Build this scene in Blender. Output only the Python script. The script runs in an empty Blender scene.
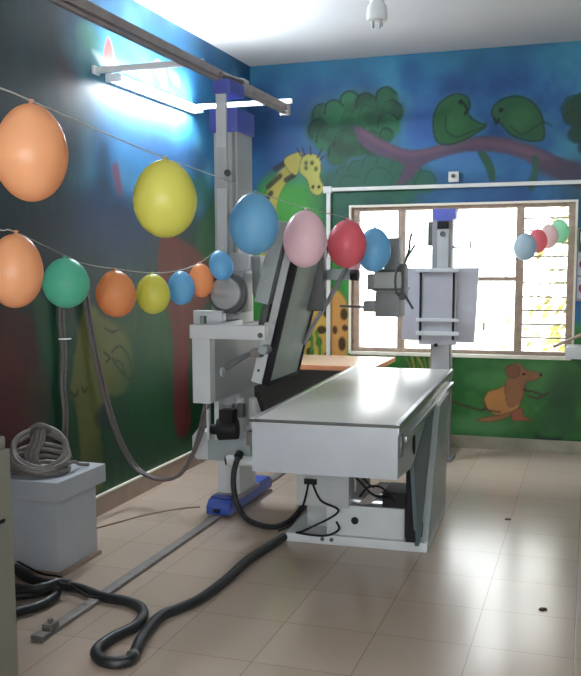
import bpy, bmesh, math, random
import numpy as np
from mathutils import Vector, Matrix
random.seed(7)
scene = bpy.context.scene
COL = scene.collection
PI = math.pi

# ---------------------------------------------------------------- camera calibration
F, CX, CY = 917.63, 278.185, 369.189
YAW, PIT, ROL = -0.327307823, 0.115141700, -0.00542564546
CAM = Vector((0, 0, 1.5))
def _rot():
    a, b, c = YAW, PIT, ROL
    base = np.array([[1, 0, 0], [0, 0, -1], [0, 1, 0]], float)
    yaw = np.array([[math.cos(a), -math.sin(a), 0], [math.sin(a), math.cos(a), 0], [0, 0, 1]])
    pit = np.array([[1, 0, 0], [0, math.cos(b), -math.sin(b)], [0, math.sin(b), math.cos(b)]])
    rol = np.array([[math.cos(c), -math.sin(c), 0], [math.sin(c), math.cos(c), 0], [0, 0, 1]])
    return rol @ pit @ base @ yaw
RM = _rot()
def ray(x, y):
    return Vector(RM.T @ np.array([(x - CX) / F, (y - CY) / F, 1.0]))
def atY(x, y, Y):
    d = ray(x, y); return CAM + d * (Y / d.y)
def atX(x, y, X):
    d = ray(x, y); return CAM + d * (X / d.x)
def atZ(x, y, Z):
    d = ray(x, y); return CAM + d * ((Z - CAM.z) / d.z)

YB, XL, H = 7.45, -2.765, 3.14         # back wall, left wall, ceiling
XR, YF = 2.6, -1.6                     # right wall, wall behind the viewer
WX0, WX1, WZ0, WZ1 = -1.885, -0.125, 0.765, 1.95   # window opening

# ---------------------------------------------------------------- materials
def mat(name, col, rough=0.5, metal=0.0, noise=0.0, scale=20, bump=0.0, spec=0.5, coat=0.0):
    m = bpy.data.materials.new(name); m.use_nodes = True
    nt = m.node_tree; b = nt.nodes['Principled BSDF']
    b.inputs['Base Color'].default_value = (*col, 1)
    b.inputs['Roughness'].default_value = rough
    b.inputs['Metallic'].default_value = metal
    b.inputs['Specular IOR Level'].default_value = spec
    b.inputs['Coat Weight'].default_value = coat
    if noise or bump:
        tc = nt.nodes.new('ShaderNodeTexCoord'); n = nt.nodes.new('ShaderNodeTexNoise')
        n.inputs['Scale'].default_value = scale; n.inputs['Detail'].default_value = 4
        nt.links.new(tc.outputs['Object'], n.inputs['Vector'])
        if noise:
            r = nt.nodes.new('ShaderNodeValToRGB')
            r.color_ramp.elements[0].position = .3; r.color_ramp.elements[1].position = .7
            r.color_ramp.elements[0].color = (*[max(0, c * (1 - noise)) for c in col], 1)
            r.color_ramp.elements[1].color = (*[min(1, c * (1 + noise)) for c in col], 1)
            nt.links.new(n.outputs['Fac'], r.inputs['Fac']); nt.links.new(r.outputs['Color'], b.inputs['Base Color'])
        if bump:
            bp = nt.nodes.new('ShaderNodeBump'); bp.inputs['Strength'].default_value = bump
            bp.inputs['Distance'].default_value = .01
            nt.links.new(n.outputs['Fac'], bp.inputs['Height']); nt.links.new(bp.outputs['Normal'], b.inputs['Normal'])
    return m
def emis(name, col, s):
    m = bpy.data.materials.new(name); m.use_nodes = True
    b = m.node_tree.nodes['Principled BSDF']
    b.inputs['Base Color'].default_value = (*col, 1)
    b.inputs['Emission Color'].default_value = (*col, 1); b.inputs['Emission Strength'].default_value = s
    return m
def srgb(r, g, b):
    f = lambda c: (c / 255 / 12.92) if c / 255 <= .04045 else ((c / 255 + .055) / 1.055) ** 2.4
    return (f(r), f(g), f(b))

M = {}
M['white'] = mat('white_enamel', srgb(192, 195, 198), .38, noise=.05, scale=6)
M['panelgrey'] = mat('grey_enamel', srgb(170, 173, 175), .42, noise=.06, scale=5)
M['tablegrey'] = mat('blue_grey_enamel', srgb(168, 173, 180), .4, noise=.04, scale=5)
M['sidegrey'] = mat('side_enamel', srgb(150, 158, 160), .35, noise=.06, scale=5)
M['legdark'] = mat('slate_enamel', srgb(88, 103, 110), .4, noise=.08, scale=6)
M['midgrey'] = mat('mid_grey_paint', srgb(128, 128, 130), .45, noise=.08, scale=8)
M['darkgrey'] = mat('dark_grey_plate', srgb(72, 74, 74), .5, noise=.06, scale=12)
M['traygrey'] = mat('tray_enamel', srgb(146, 148, 150), .45, noise=.05, scale=5)
M['lavender'] = mat('lavender_grey_enamel', srgb(166, 166, 175), .42, noise=.05, scale=5)
M['black'] = mat('black_plastic', (.008, .008, .01), .6, spec=.25)
M['rubber'] = mat('black_rubber', (.016, .018, .02), .45, noise=.3, scale=30)
M['greycable'] = mat('grey_cable', srgb(116, 110, 107), .55, noise=.12, scale=30)
M['wallcable'] = mat('dusty_cable', srgb(100, 93, 93), .6, noise=.12, scale=30)
M['blue'] = mat('blue_plastic', srgb(52, 78, 160), .42, noise=.1, scale=12)
M['bluecap'] = mat('violet_blue_plastic', srgb(78, 88, 170), .42, noise=.08, scale=12)
M['steel'] = mat('brushed_steel', srgb(190, 192, 195), .28, metal=.85, noise=.05, scale=40)
M['dullsteel'] = mat('dull_steel', srgb(122, 116, 114), .6, metal=.3, noise=.15, scale=25)
M['top'] = mat('table_laminate', srgb(206, 204, 198), .3, noise=.03, scale=3)
M['face'] = mat('detector_face', srgb(168, 176, 168), .5, noise=.06, scale=7)
M['collim'] = mat('tube_head_paint', srgb(150, 152, 150), .45, noise=.06, scale=10)
M['collimdark'] = mat('tube_head_dark', srgb(112, 114, 114), .45, noise=.1, scale=20)
M['lead'] = mat('rail_paint', srgb(150, 140, 138), .5, noise=.15, scale=10)
M['wood'] = mat('orange_wood', srgb(196, 130, 92), .35, noise=.12, scale=9)
M['desktop'] = mat('desk_laminate', srgb(205, 175, 150), .25, noise=.06, scale=5)
M['brownframe'] = mat('brown_window_paint', srgb(158, 138, 122), .55, noise=.18, scale=25)
M['cream'] = mat('cream_trim', srgb(225, 220, 205), .5, noise=.05, scale=12)
M['grille'] = mat('grille_bar', srgb(130, 120, 100), .5, noise=.1, scale=30)
M['pipe'] = mat('white_pipe', srgb(205, 205, 200), .4, noise=.05, scale=12)
M['box'] = mat('box_paint', srgb(180, 184, 192), .4, noise=.05, scale=6)
M['cabinet'] = mat('beige_cabinet_paint', srgb(128, 126, 116), .45, noise=.06, scale=6)
M['fixture'] = mat('fixture_white', srgb(225, 228, 230), .45)
M['tube'] = emis('lit_fluorescent_tube', (.88, .95, 1), 340)
M['ceil'] = mat('ceiling_plaster', srgb(196, 196, 198), .85, noise=.06, scale=1.3, bump=.15)
M['plain'] = mat('plain_wall_plaster', srgb(120, 140, 130), .7, noise=.1, scale=2)
M['string'] = mat('white_string', srgb(185, 185, 180), .7)
M['tie'] = mat('cable_tie', srgb(90, 86, 84), .6)
M['chip'] = mat('dark_chip', srgb(60, 30, 25), .7)
M['base_l'] = mat('left_skirting_tile', srgb(150, 128, 112), .35, noise=.15, scale=7)
M['base_b'] = mat('back_skirting_tile', srgb(128, 122, 104), .35, noise=.2, scale=7)
M['leaf'] = mat('outdoor_leaves', srgb(150, 146, 84), .7, noise=.25, scale=3)
M['bark'] = mat('outdoor_bark', srgb(150, 120, 90), .8, noise=.2, scale=6)
M['ground'] = mat('outdoor_ground', srgb(200, 195, 175), .9, noise=.1, scale=1)

def glass():
    m = bpy.data.materials.new('window_glass'); m.use_nodes = True; nt = m.node_tree
    nt.nodes.clear()
    o = nt.nodes.new('ShaderNodeOutputMaterial'); t = nt.nodes.new('ShaderNodeBsdfTransparent'); g = nt.nodes.new('ShaderNodeBsdfGlossy')
    g.inputs['Roughness'].default_value = .05
    t.inputs['Color'].default_value = (.97, .98, .97, 1)
    x = nt.nodes.new('ShaderNodeMixShader'); x.inputs[0].default_value = .06
    nt.links.new(t.outputs[0], x.inputs[1]); nt.links.new(g.outputs[0], x.inputs[2]); nt.links.new(x.outputs[0], o.inputs[0])
    return m
M['glass'] = glass()

def balloon_mat(name, col, depth=.6):
    m = bpy.data.materials.new(name); m.use_nodes = True; nt = m.node_tree
    b = nt.nodes['Principled BSDF']; o = nt.nodes['Material Output']
    b.inputs['Base Color'].default_value = (*col, 1); b.inputs['Roughness'].default_value = .3
    b.inputs['Specular IOR Level'].default_value = .5
    t = nt.nodes.new('ShaderNodeBsdfTranslucent'); t.inputs['Color'].default_value = (*col, 1)
    # thin stretched rubber in the middle of the skin, denser colour towards the outline and the bottom
    x = nt.nodes.new('ShaderNodeMixShader'); x.inputs[0].default_value = .45
    nt.links.new(b.outputs[0], x.inputs[1]); nt.links.new(t.outputs[0], x.inputs[2]); nt.links.new(x.outputs[0], o.inputs[0])
    tc = nt.nodes.new('ShaderNodeTexCoord'); n = nt.nodes.new('ShaderNodeTexNoise'); n.inputs['Scale'].default_value = 6
    nt.links.new(tc.outputs['Object'], n.inputs['Vector'])
    r = nt.nodes.new('ShaderNodeValToRGB'); r.color_ramp.elements[0].position = .3; r.color_ramp.elements[1].position = .75
    r.color_ramp.elements[0].color = (*[c * .93 for c in col], 1); r.color_ramp.elements[1].color = (*[min(1, c * 1.05 + .01) for c in col], 1)
    nt.links.new(n.outputs['Fac'], r.inputs['Fac']); nt.links.new(r.outputs['Color'], b.inputs['Base Color'])
    return m
BC = {'orange': srgb(250, 190, 142), 'deeporange': srgb(248, 180, 124), 'yellow': srgb(234, 230, 120), 'teal': srgb(124, 222, 194),
      'blue': srgb(138, 200, 234), 'pink': srgb(248, 218, 224), 'red': srgb(240, 126, 140), 'paleblue': srgb(192, 210, 222),
      'mint': srgb(190, 238, 212), 'hazepink': srgb(246, 226, 228), 'hazered': srgb(240, 150, 160)}  # red, pink and mint of the window group hold backlight haze in their colour
BM = {k: balloon_mat('balloon_rubber_' + k, v) for k, v in BC.items()}

def floor_mat():
    m = bpy.data.materials.new('cream_floor_tiles'); m.use_nodes = True; nt = m.node_tree; L = nt.links
    b = nt.nodes['Principled BSDF']
    tc = nt.nodes.new('ShaderNodeTexCoord'); mp = nt.nodes.new('ShaderNodeMapping')
    mp.inputs['Location'].default_value = (.40, -3.52, 0)
    mp.vector_type = 'POINT'
    br = nt.nodes.new('ShaderNodeTexBrick'); br.offset = 0; br.squash = 1
    br.inputs['Scale'].default_value = 1; br.inputs['Brick Width'].default_value = .385; br.inputs['Row Height'].default_value = .405
    br.inputs['Mortar Size'].default_value = .0022; br.inputs['Mortar Smooth'].default_value = .3
    br.inputs['Color1'].default_value = (*srgb(190, 171, 156), 1); br.inputs['Color2'].default_value = (*srgb(184, 166, 151), 1)
    br.inputs['Mortar'].default_value = (*srgb(150, 132, 118), 1)
    L.new(tc.outputs['Object'], mp.inputs['Vector']); L.new(mp.outputs['Vector'], br.inputs['Vector'])
    n = nt.nodes.new('ShaderNodeTexNoise'); n.inputs['Scale'].default_value = .9; n.inputs['Detail'].default_value = 1
    L.new(tc.outputs['Object'], n.inputs['Vector'])
    mx = nt.nodes.new('ShaderNodeMix'); mx.data_type = 'RGBA'; mx.blend_type = 'MULTIPLY'; mx.inputs[0].default_value = .4
    r = nt.nodes.new('ShaderNodeValToRGB'); r.color_ramp.elements[0].color = (.8, .77, .74, 1); r.color_ramp.elements[1].color = (1, 1, 1, 1)
    L.new(n.outputs['Fac'], r.inputs['Fac']); L.new(br.outputs['Color'], mx.inputs[6]); L.new(r.outputs['Color'], mx.inputs[7])
    L.new(mx.outputs[2], b.inputs['Base Color'])
    rr = nt.nodes.new('ShaderNodeMapRange'); rr.inputs[3].default_value = .17; rr.inputs[4].default_value = .25
    L.new(n.outputs['Fac'], rr.inputs[0]); L.new(rr.outputs[0], b.inputs['Roughness'])
    bp = nt.nodes.new('ShaderNodeBump'); bp.inputs['Strength'].default_value = .2; bp.inputs['Distance'].default_value = .002; bp.invert = True
    L.new(br.outputs['Fac'], bp.inputs['Height']); L.new(bp.outputs['Normal'], b.inputs['Normal'])
    return m
M['floor'] = floor_mat()

def mural_mat(name, rough):
    m = bpy.data.materials.new(name); m.use_nodes = True; nt = m.node_tree; L = nt.links
    b = nt.nodes['Principled BSDF']; b.inputs['Roughness'].default_value = rough; b.inputs['Specular IOR Level'].default_value = .3
    a = nt.nodes.new('ShaderNodeAttribute'); a.attribute_name = 'mural'
    tc = nt.nodes.new('ShaderNodeTexCoord'); n = nt.nodes.new('ShaderNodeTexNoise'); n.inputs['Scale'].default_value = 3.5; n.inputs['Detail'].default_value = 6
    L.new(tc.outputs['Object'], n.inputs['Vector'])
    r = nt.nodes.new('ShaderNodeValToRGB'); r.color_ramp.elements[0].position = .3; r.color_ramp.elements[1].position = .7
    r.color_ramp.elements[0].color = (.72, .75, .78, 1); r.color_ramp.elements[1].color = (1, 1, 1, 1)
    mx = nt.nodes.new('ShaderNodeMix'); mx.data_type = 'RGBA'; mx.blend_type = 'MULTIPLY'; mx.inputs[0].default_value = .8
    L.new(n.outputs['Fac'], r.inputs['Fac']); L.new(a.outputs['Color'], mx.inputs[6]); L.new(r.outputs['Color'], mx.inputs[7])
    L.new(mx.outputs[2], b.inputs['Base Color'])
    bp = nt.nodes.new('ShaderNodeBump'); bp.inputs['Strength'].default_value = .3; bp.inputs['Distance'].default_value = .006
    L.new(n.outputs['Fac'], bp.inputs['Height']); L.new(bp.outputs['Normal'], b.inputs['Normal'])
    return m

# ---------------------------------------------------------------- mesh helpers
def add_box(bm, lo, hi, bev=0.0):
    t = bmesh.new()
    bmesh.ops.create_cube(t, size=1)
    c = [(lo[i] + hi[i]) / 2 for i in range(3)]; s = [abs(hi[i] - lo[i]) for i in range(3)]
    for v in t.verts: v.co = Vector((v.co.x * s[0] + c[0], v.co.y * s[1] + c[1], v.co.z * s[2] + c[2]))
    if bev: bmesh.ops.bevel(t, geom=t.edges[:], offset=min(bev, min(s) * .45), segments=2, profile=.7, affect='EDGES')
    merge(bm, t)
def merge(bm, t, mtx=None):
    if mtx is not None: bmesh.ops.transform(t, matrix=mtx, verts=t.verts)
    me = bpy.data.meshes.new('tmp'); t.to_mesh(me); t.free(); bm.from_mesh(me); bpy.data.meshes.remove(me)
def add_cyl(bm, a, b, r, seg=20, r2=None, bev=0):
    a = Vector(a); b = Vector(b); d = b - a
    t = bmesh.new()
    bmesh.ops.create_cone(t, cap_ends=True, segments=seg, radius1=r, radius2=r if r2 is None else r2, depth=d.length)
    if bev:
        ed = [e for e in t.edges if abs(e.verts[0].co.z - e.verts[1].co.z) < 1e-6]
        bmesh.ops.bevel(t, geom=ed, offset=bev, segments=2, profile=.6, affect='EDGES')
    merge(bm, t, Matrix.Translation((a + b) / 2) @ d.to_track_quat('Z', 'Y').to_matrix().to_4x4())
def add_sphere(bm, c, r, sc=(1, 1, 1), seg=20):
    t = bmesh.new(); bmesh.ops.create_uvsphere(t, u_segments=seg, v_segments=seg // 2 + 2, radius=r)
    merge(bm, t, Matrix.Translation(c) @ Matrix.Diagonal((*sc, 1)))
def add_prism(bm, pts, axis, a, b, bev=0):
    """polygon pts in the plane across `axis`, extruded from a to b on that axis"""
    t = bmesh.new()
    def mk(p, k):
        return {'x': (k, p[0], p[1]), 'y': (p[0], k, p[1]), 'z': (p[0], p[1], k)}[axis]
    v1 = [t.verts.new(mk(p, a)) for p in pts]; v2 = [t.verts.new(mk(p, b)) for p in pts]
    t.faces.new(v1); t.faces.new(v2[::-1]); n = len(pts)
    for i in range(n): t.faces.new((v1[i], v2[i], v2[(i + 1) % n], v1[(i + 1) % n]))
    bmesh.ops.recalc_face_normals(t, faces=t.faces[:])
    if bev: bmesh.ops.bevel(t, geom=t.edges[:], offset=bev, segments=2, profile=.7, affect='EDGES')
    merge(bm, t)
def smooth_path(P, n=10):
    P = [Vector(p) for p in P]; out = []
    for i in range(len(P) - 1):
        p0 = P[max(i - 1, 0)]; p1 = P[i]; p2 = P[i + 1]; p3 = P[min(i + 2, len(P) - 1)]
        for k in range(n):
            t = k / n
            out.append(.5 * ((2 * p1) + (p2 - p0) * t + (2 * p0 - 5 * p1 + 4 * p2 - p3) * t * t + (3 * p1 - p0 - 3 * p2 + p3) * t ** 3))
    out.append(P[-1]); return out
def add_tube(bm, P, r, seg=10, n=10, smooth=True, ridge=0.0, step=.006, flat=1.0):
    pts = smooth_path(P, n) if smooth else [Vector(p) for p in P]
    if ridge:                                    # resample evenly for the ribs
        d = [0]
        for i in range(1, len(pts)): d.append(d[-1] + (pts[i] - pts[i - 1]).length)
        m = max(4, int(d[-1] / step)); q = []; j = 0
        for i in range(m + 1):
            s = d[-1] * i / m
            while j < len(d) - 2 and d[j + 1] < s: j += 1
            u = (s - d[j]) / max(1e-9, d[j + 1] - d[j]); q.append(pts[j].lerp(pts[j + 1], min(1, max(0, u))))
        pts = q
    up = Vector((0, 0, 1)); rings = []
    prev = None
    for i, p in enumerate(pts):
        d = (pts[min(i + 1, len(pts) - 1)] - pts[max(i - 1, 0)])
        if d.length < 1e-9: d = Vector((0, 0, 1))
        d.normalize()
        if prev is None:
            s = d.cross(up)
            if s.length < .1: s = d.cross(Vector((1, 0, 0)))
        else: s = prev - d * prev.dot(d)
        s.normalize(); prev = s.copy(); u = s.cross(d)
        rr = r * (1 + (ridge if i % 2 else -ridge)) if ridge else r
        rings.append([bm.verts.new(p + (s * math.cos(2 * PI * k / seg) + u * math.sin(2 * PI * k / seg) * flat) * rr) for k in range(seg)])
    for i in range(len(rings) - 1):
        for k in range(seg):
            bm.faces.new((rings[i][k], rings[i][(k + 1) % seg], rings[i + 1][(k + 1) % seg], rings[i + 1][k]))
    bm.faces.new(rings[0][::-1]); bm.faces.new(rings[-1])
def add_lathe(bm, prof, seg=28, c=(0, 0, 0)):
    c = Vector(c); rings = []
    for r, z in prof:
        if r < 1e-6: rings.append([bm.verts.new(c + Vector((0, 0, z)))])
        else: rings.append([bm.verts.new(c + Vector((r * math.cos(2 * PI * k / seg), r * math.sin(2 * PI * k / seg), z))) for k in range(seg)])
    for a, b in zip(rings, rings[1:]):
        for k in range(seg):
            k2 = (k + 1) % seg
            if len(a) == 1 and len(b) == 1: continue
            if len(a) == 1: bm.faces.new((a[0], b[k], b[k2]))
            elif len(b) == 1: bm.faces.new((a[k], a[k2], b[0]))
            else: bm.faces.new((a[k], a[k2], b[k2], b[k]))
def B(): return bmesh.new()
def obj(name, bm, m, parent=None, smooth=True, origin=None, keep=False):
    """link bm as ONE mesh object; coordinates are world, re-based on the parent's place unless keep"""
    bmesh.ops.recalc_face_normals(bm, faces=bm.faces[:])
    me = bpy.data.meshes.new(name)
    if origin is None:
        origin = Vector((0, 0, 0))
    if parent is not None and not keep:
        bmesh.ops.transform(bm, matrix=world(parent).inverted(), verts=bm.verts)
    elif parent is None and origin is not None:
        bmesh.ops.translate(bm, vec=-Vector(origin), verts=bm.verts)
    bm.to_mesh(me); bm.free()
    me.materials.append(m)
    if smooth:
        for p in me.polygons: p.use_smooth = True
        me.set_sharp_from_angle(angle=math.radians(35))
    o = bpy.data.objects.new(name, me); COL.objects.link(o)
    if parent is None: o.location = origin
    else: o.parent = parent
    return o
def world(o):
    m = Matrix.LocRotScale(o.location, o.rotation_euler, o.scale)
    return (world(o.parent) @ m) if o.parent else m
def thing(name, label, cat, loc=(0, 0, 0), rz=0, group=None):
    o = bpy.data.objects.new(name, None); COL.objects.link(o); o.empty_display_size = .1
    o.location = loc; o.rotation_euler = (0, 0, rz); o['label'] = label; o['category'] = cat
    if group: o['group'] = group
    return o
def tag(o, label, cat, group=None, kind=None):
    o['label'] = label; o['category'] = cat
    if group: o['group'] = group
    if kind: o['kind'] = kind
    return o
def struct(name, bm, m, parent=None, smooth=False):
    o = obj(name, bm, m, parent, smooth)
    if parent is None: o['kind'] = 'structure'
    return o
def bx(lo, hi, bev=0.0):
    b = B(); add_box(b, lo, hi, bev); return b
def cy(a, b_, r, **k):
    b = B(); add_cyl(b, a, b_, r, **k); return b

# ================================================================= ROOM SHELL
struct('floor', bx((XL - .15, YF - .15, -.12), (XR + .15, YB + .15, 0)), M['floor'])
struct('ceiling', bx((XL - .15, YF - .15, H), (XR + .15, YB + .15, H + .12)), M['ceil'])

# ---- murals: colours painted on the plaster, held as a colour attribute of a dense wall mesh
def hash_noise(u, v, s, seed):
    """smooth value noise on wall metres"""
    rs = np.random.RandomState(seed); g = rs.rand(64, 64)
    x = u / s + 17.3; y = v / s + 9.1
    xi = np.floor(x).astype(int); yi = np.floor(y).astype(int); fx = x - xi; fy = y - yi
    fx = fx * fx * (3 - 2 * fx); fy = fy * fy * (3 - 2 * fy)
    g00 = g[xi % 64, yi % 64]; g10 = g[(xi + 1) % 64, yi % 64]; g01 = g[xi % 64, (yi + 1) % 64]; g11 = g[(xi + 1) % 64, (yi + 1) % 64]
    return (g00 * (1 - fx) + g10 * fx) * (1 - fy) + (g01 * (1 - fx) + g11 * fx) * fy
class Mural:
    def __init__(s, u, v, conv):
        s.u = u; s.v = v; s.c = np.zeros((len(u), 3)); s.conv = conv
        s.n = (hash_noise(u, v, .09, 1) - .5) * .6 + (hash_noise(u, v, .035, 2) - .5) * .4
    def mix(s, idx, a, col):
        col = np.array(srgb(*col)); col = col * .86 + col.mean() * .14; a = a[:, None]
        s.c[idx] = s.c[idx] * (1 - a) + col * a
    def P(s, pts): return np.array([s.conv(x, y) for x, y in pts])
    def box(s, p, pad):
        return np.where((s.u > p[:, 0].min() - pad) & (s.u < p[:, 0].max() + pad) & (s.v > p[:, 1].min() - pad) & (s.v < p[:, 1].max() + pad))[0]
    def segd(s, i, p, closed):
        u = s.u[i]; v = s.v[i]; d = np.full(len(i), 1e9); n = len(p)
        for k in range(n if closed else n - 1):
            a = p[k]; b = p[(k + 1) % n]; e = b - a; l = max(1e-9, e @ e)
            t = np.clip(((u - a[0]) * e[0] + (v - a[1]) * e[1]) / l, 0, 1)
            d = np.minimum(d, np.hypot(u - a[0] - t * e[0], v - a[1] - t * e[1]))
        return d
    def spline(s, p, closed, n=6):
        N = len(p); o = []
        for i in range(N if closed else N - 1):
            if closed: q = [p[(i - 1) % N], p[i], p[(i + 1) % N], p[(i + 2) % N]]
            else: q = [p[max(i - 1, 0)], p[i], p[i + 1], p[min(i + 2, N - 1)]]
            for k in range(n):
                t = k / n; o.append(.5 * (2 * q[1] + (q[2] - q[0]) * t + (2 * q[0] - 5 * q[1] + 4 * q[2] - q[3]) * t * t + (3 * q[1] - q[0] - 3 * q[2] + q[3]) * t ** 3))
        if not closed: o.append(p[-1])
        return np.array(o)
    def poly(s, pts, col, soft=.012, line=None, lw=.008, alpha=1, wob=0.0, curve=True):
        p = s.P(pts); p = s.spline(p, True) if curve else p
        i = s.box(p, soft * 2 + lw + wob)
        if not len(i): return
        u = s.u[i]; v = s.v[i]; ins = np.zeros(len(i), bool); n = len(p)
        for k in range(n):
            a = p[k]; b = p[(k + 1) % n]
            with np.errstate(divide='ignore', invalid='ignore'):
                c = ((a[1] > v) != (b[1] > v)) & (u < (b[0] - a[0]) * (v - a[1]) / (b[1] - a[1] + 1e-12) + a[0])
            ins ^= c
        d = s.segd(i, p, True); sd = np.where(ins, -d, d) + s.n[i] * wob
        if col is not None: s.mix(i, np.clip(.5 - sd / soft, 0, 1) * alpha, col)
        if line: s.mix(i, np.clip((lw - d) / .006, 0, 1) * .85, line)
    def line(s, pts, col, w, soft=.006, alpha=1, w2=None):
        p = s.spline(s.P(pts), False); i = s.box(p, w + soft)
        if not len(i): return
        d = s.segd(i, p, False); s.mix(i, np.clip((w - d) / soft + .5, 0, 1) * alpha, col)
    def blob(s, x, y, rx, ry, col, soft=.5, alpha=1, line=None):
        c = s.conv(x, y); e = s.conv(x + rx, y); f = s.conv(x, y + ry)
        ru = max(.004, abs(e[0] - c[0])); rv = max(.004, abs(f[1] - c[1]))
        q = np.hypot((s.u - c[0]) / ru, (s.v - c[1]) / rv) + s.n * .25
        i = np.where(q < 1 + soft)[0]
        if not len(i): return
        s.mix(i, np.clip((1 + soft / 2 - q[i]) / max(soft, .02), 0, 1) * alpha, col)
        if line: s.mix(i, np.clip(1 - abs(q[i] - 1) * min(ru, rv) / .007, 0, 1) * .7, line)

def grid_wall(name, us, vs, to3d, hole, paint, material, thick):
    nu, nv = len(us), len(vs)
    U, V = np.meshgrid(us, vs, indexing='ij'); u = U.ravel(); v = V.ravel()
    front = [to3d(a, b, 0) for a, b in zip(u, v)]
    def k(i, j): return i * nv + j
    faces = []
    for i in range(nu - 1):
        for j in range(nv - 1):
            uc = (us[i] + us[i + 1]) / 2; vc = (vs[j] + vs[j + 1]) / 2
            if hole and hole[0] < uc < hole[1] and hole[2] < vc < hole[3]: continue
            faces.append((k(i, j), k(i + 1, j), k(i + 1, j + 1), k(i, j + 1)))
    col = paint(u, v)
    # thickness: rear skin and the reveals of the opening, coarse
    verts = front; cols = [tuple(c) for c in col]
    def quad(pts, c):
        n = len(verts); verts.extend(pts); cols.extend([c] * 4); faces.append((n, n + 1, n + 2, n + 3))
    T = thick; u0, u1, v0, v1 = us[0], us[-1], vs[0], vs[-1]
    if hole:
        a, b, c, d = hole; rc = srgb(190, 180, 165)
        quad([to3d(a, c, 0), to3d(a, d, 0), to3d(a, d, T), to3d(a, c, T)], rc)
        quad([to3d(b, c, 0), to3d(b, d, 0), to3d(b, d, T), to3d(b, c, T)], rc)
        quad([to3d(a, c, 0), to3d(b, c, 0), to3d(b, c, T), to3d(a, c, T)], rc)
        quad([to3d(a, d, 0), to3d(b, d, 0), to3d(b, d, T), to3d(a, d, T)], rc)
        for (p, q, r_, s_) in ((u0, a, v0, v1), (b, u1, v0, v1), (a, b, v0, c), (a, b, d, v1)):
            quad([to3d(p, r_, T), to3d(q, r_, T), to3d(q, s_, T), to3d(p, s_, T)], rc)
    else:
        quad([to3d(u0, v0, T), to3d(u1, v0, T), to3d(u1, v1, T), to3d(u0, v1, T)], (.3, .3, .3))
    for (p, q, r_, s_) in ((u0, v0, u1, v0), (u0, v1, u1, v1), (u0, v0, u0, v1), (u1, v0, u1, v1)):
        quad([to3d(p, q, 0), to3d(r_, s_, 0), to3d(r_, s_, T), to3d(p, q, T)], (.3, .3, .3))
    me = bpy.data.meshes.new(name); me.from_pydata([tuple(x) for x in verts], [], faces); me.update()
    at = me.color_attributes.new('mural', 'FLOAT_COLOR', 'POINT')
    arr = np.ones((len(verts), 4), np.float32); arr[:, :3] = np.array(cols, np.float32); at.data.foreach_set('color', arr.ravel())
    me.materials.append(material)
    o = bpy.data.objects.new(name, me); COL.objects.link(o); o['kind'] = 'structure'; return o

def ramp(x, stops):
    out = np.zeros((len(x), 3)); xs = [a for a, _ in stops]; cs = np.array([srgb(*c) for _, c in stops])
    for k in range(3): out[:, k] = np.interp(x, xs, cs[:, k])
    return out

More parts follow.
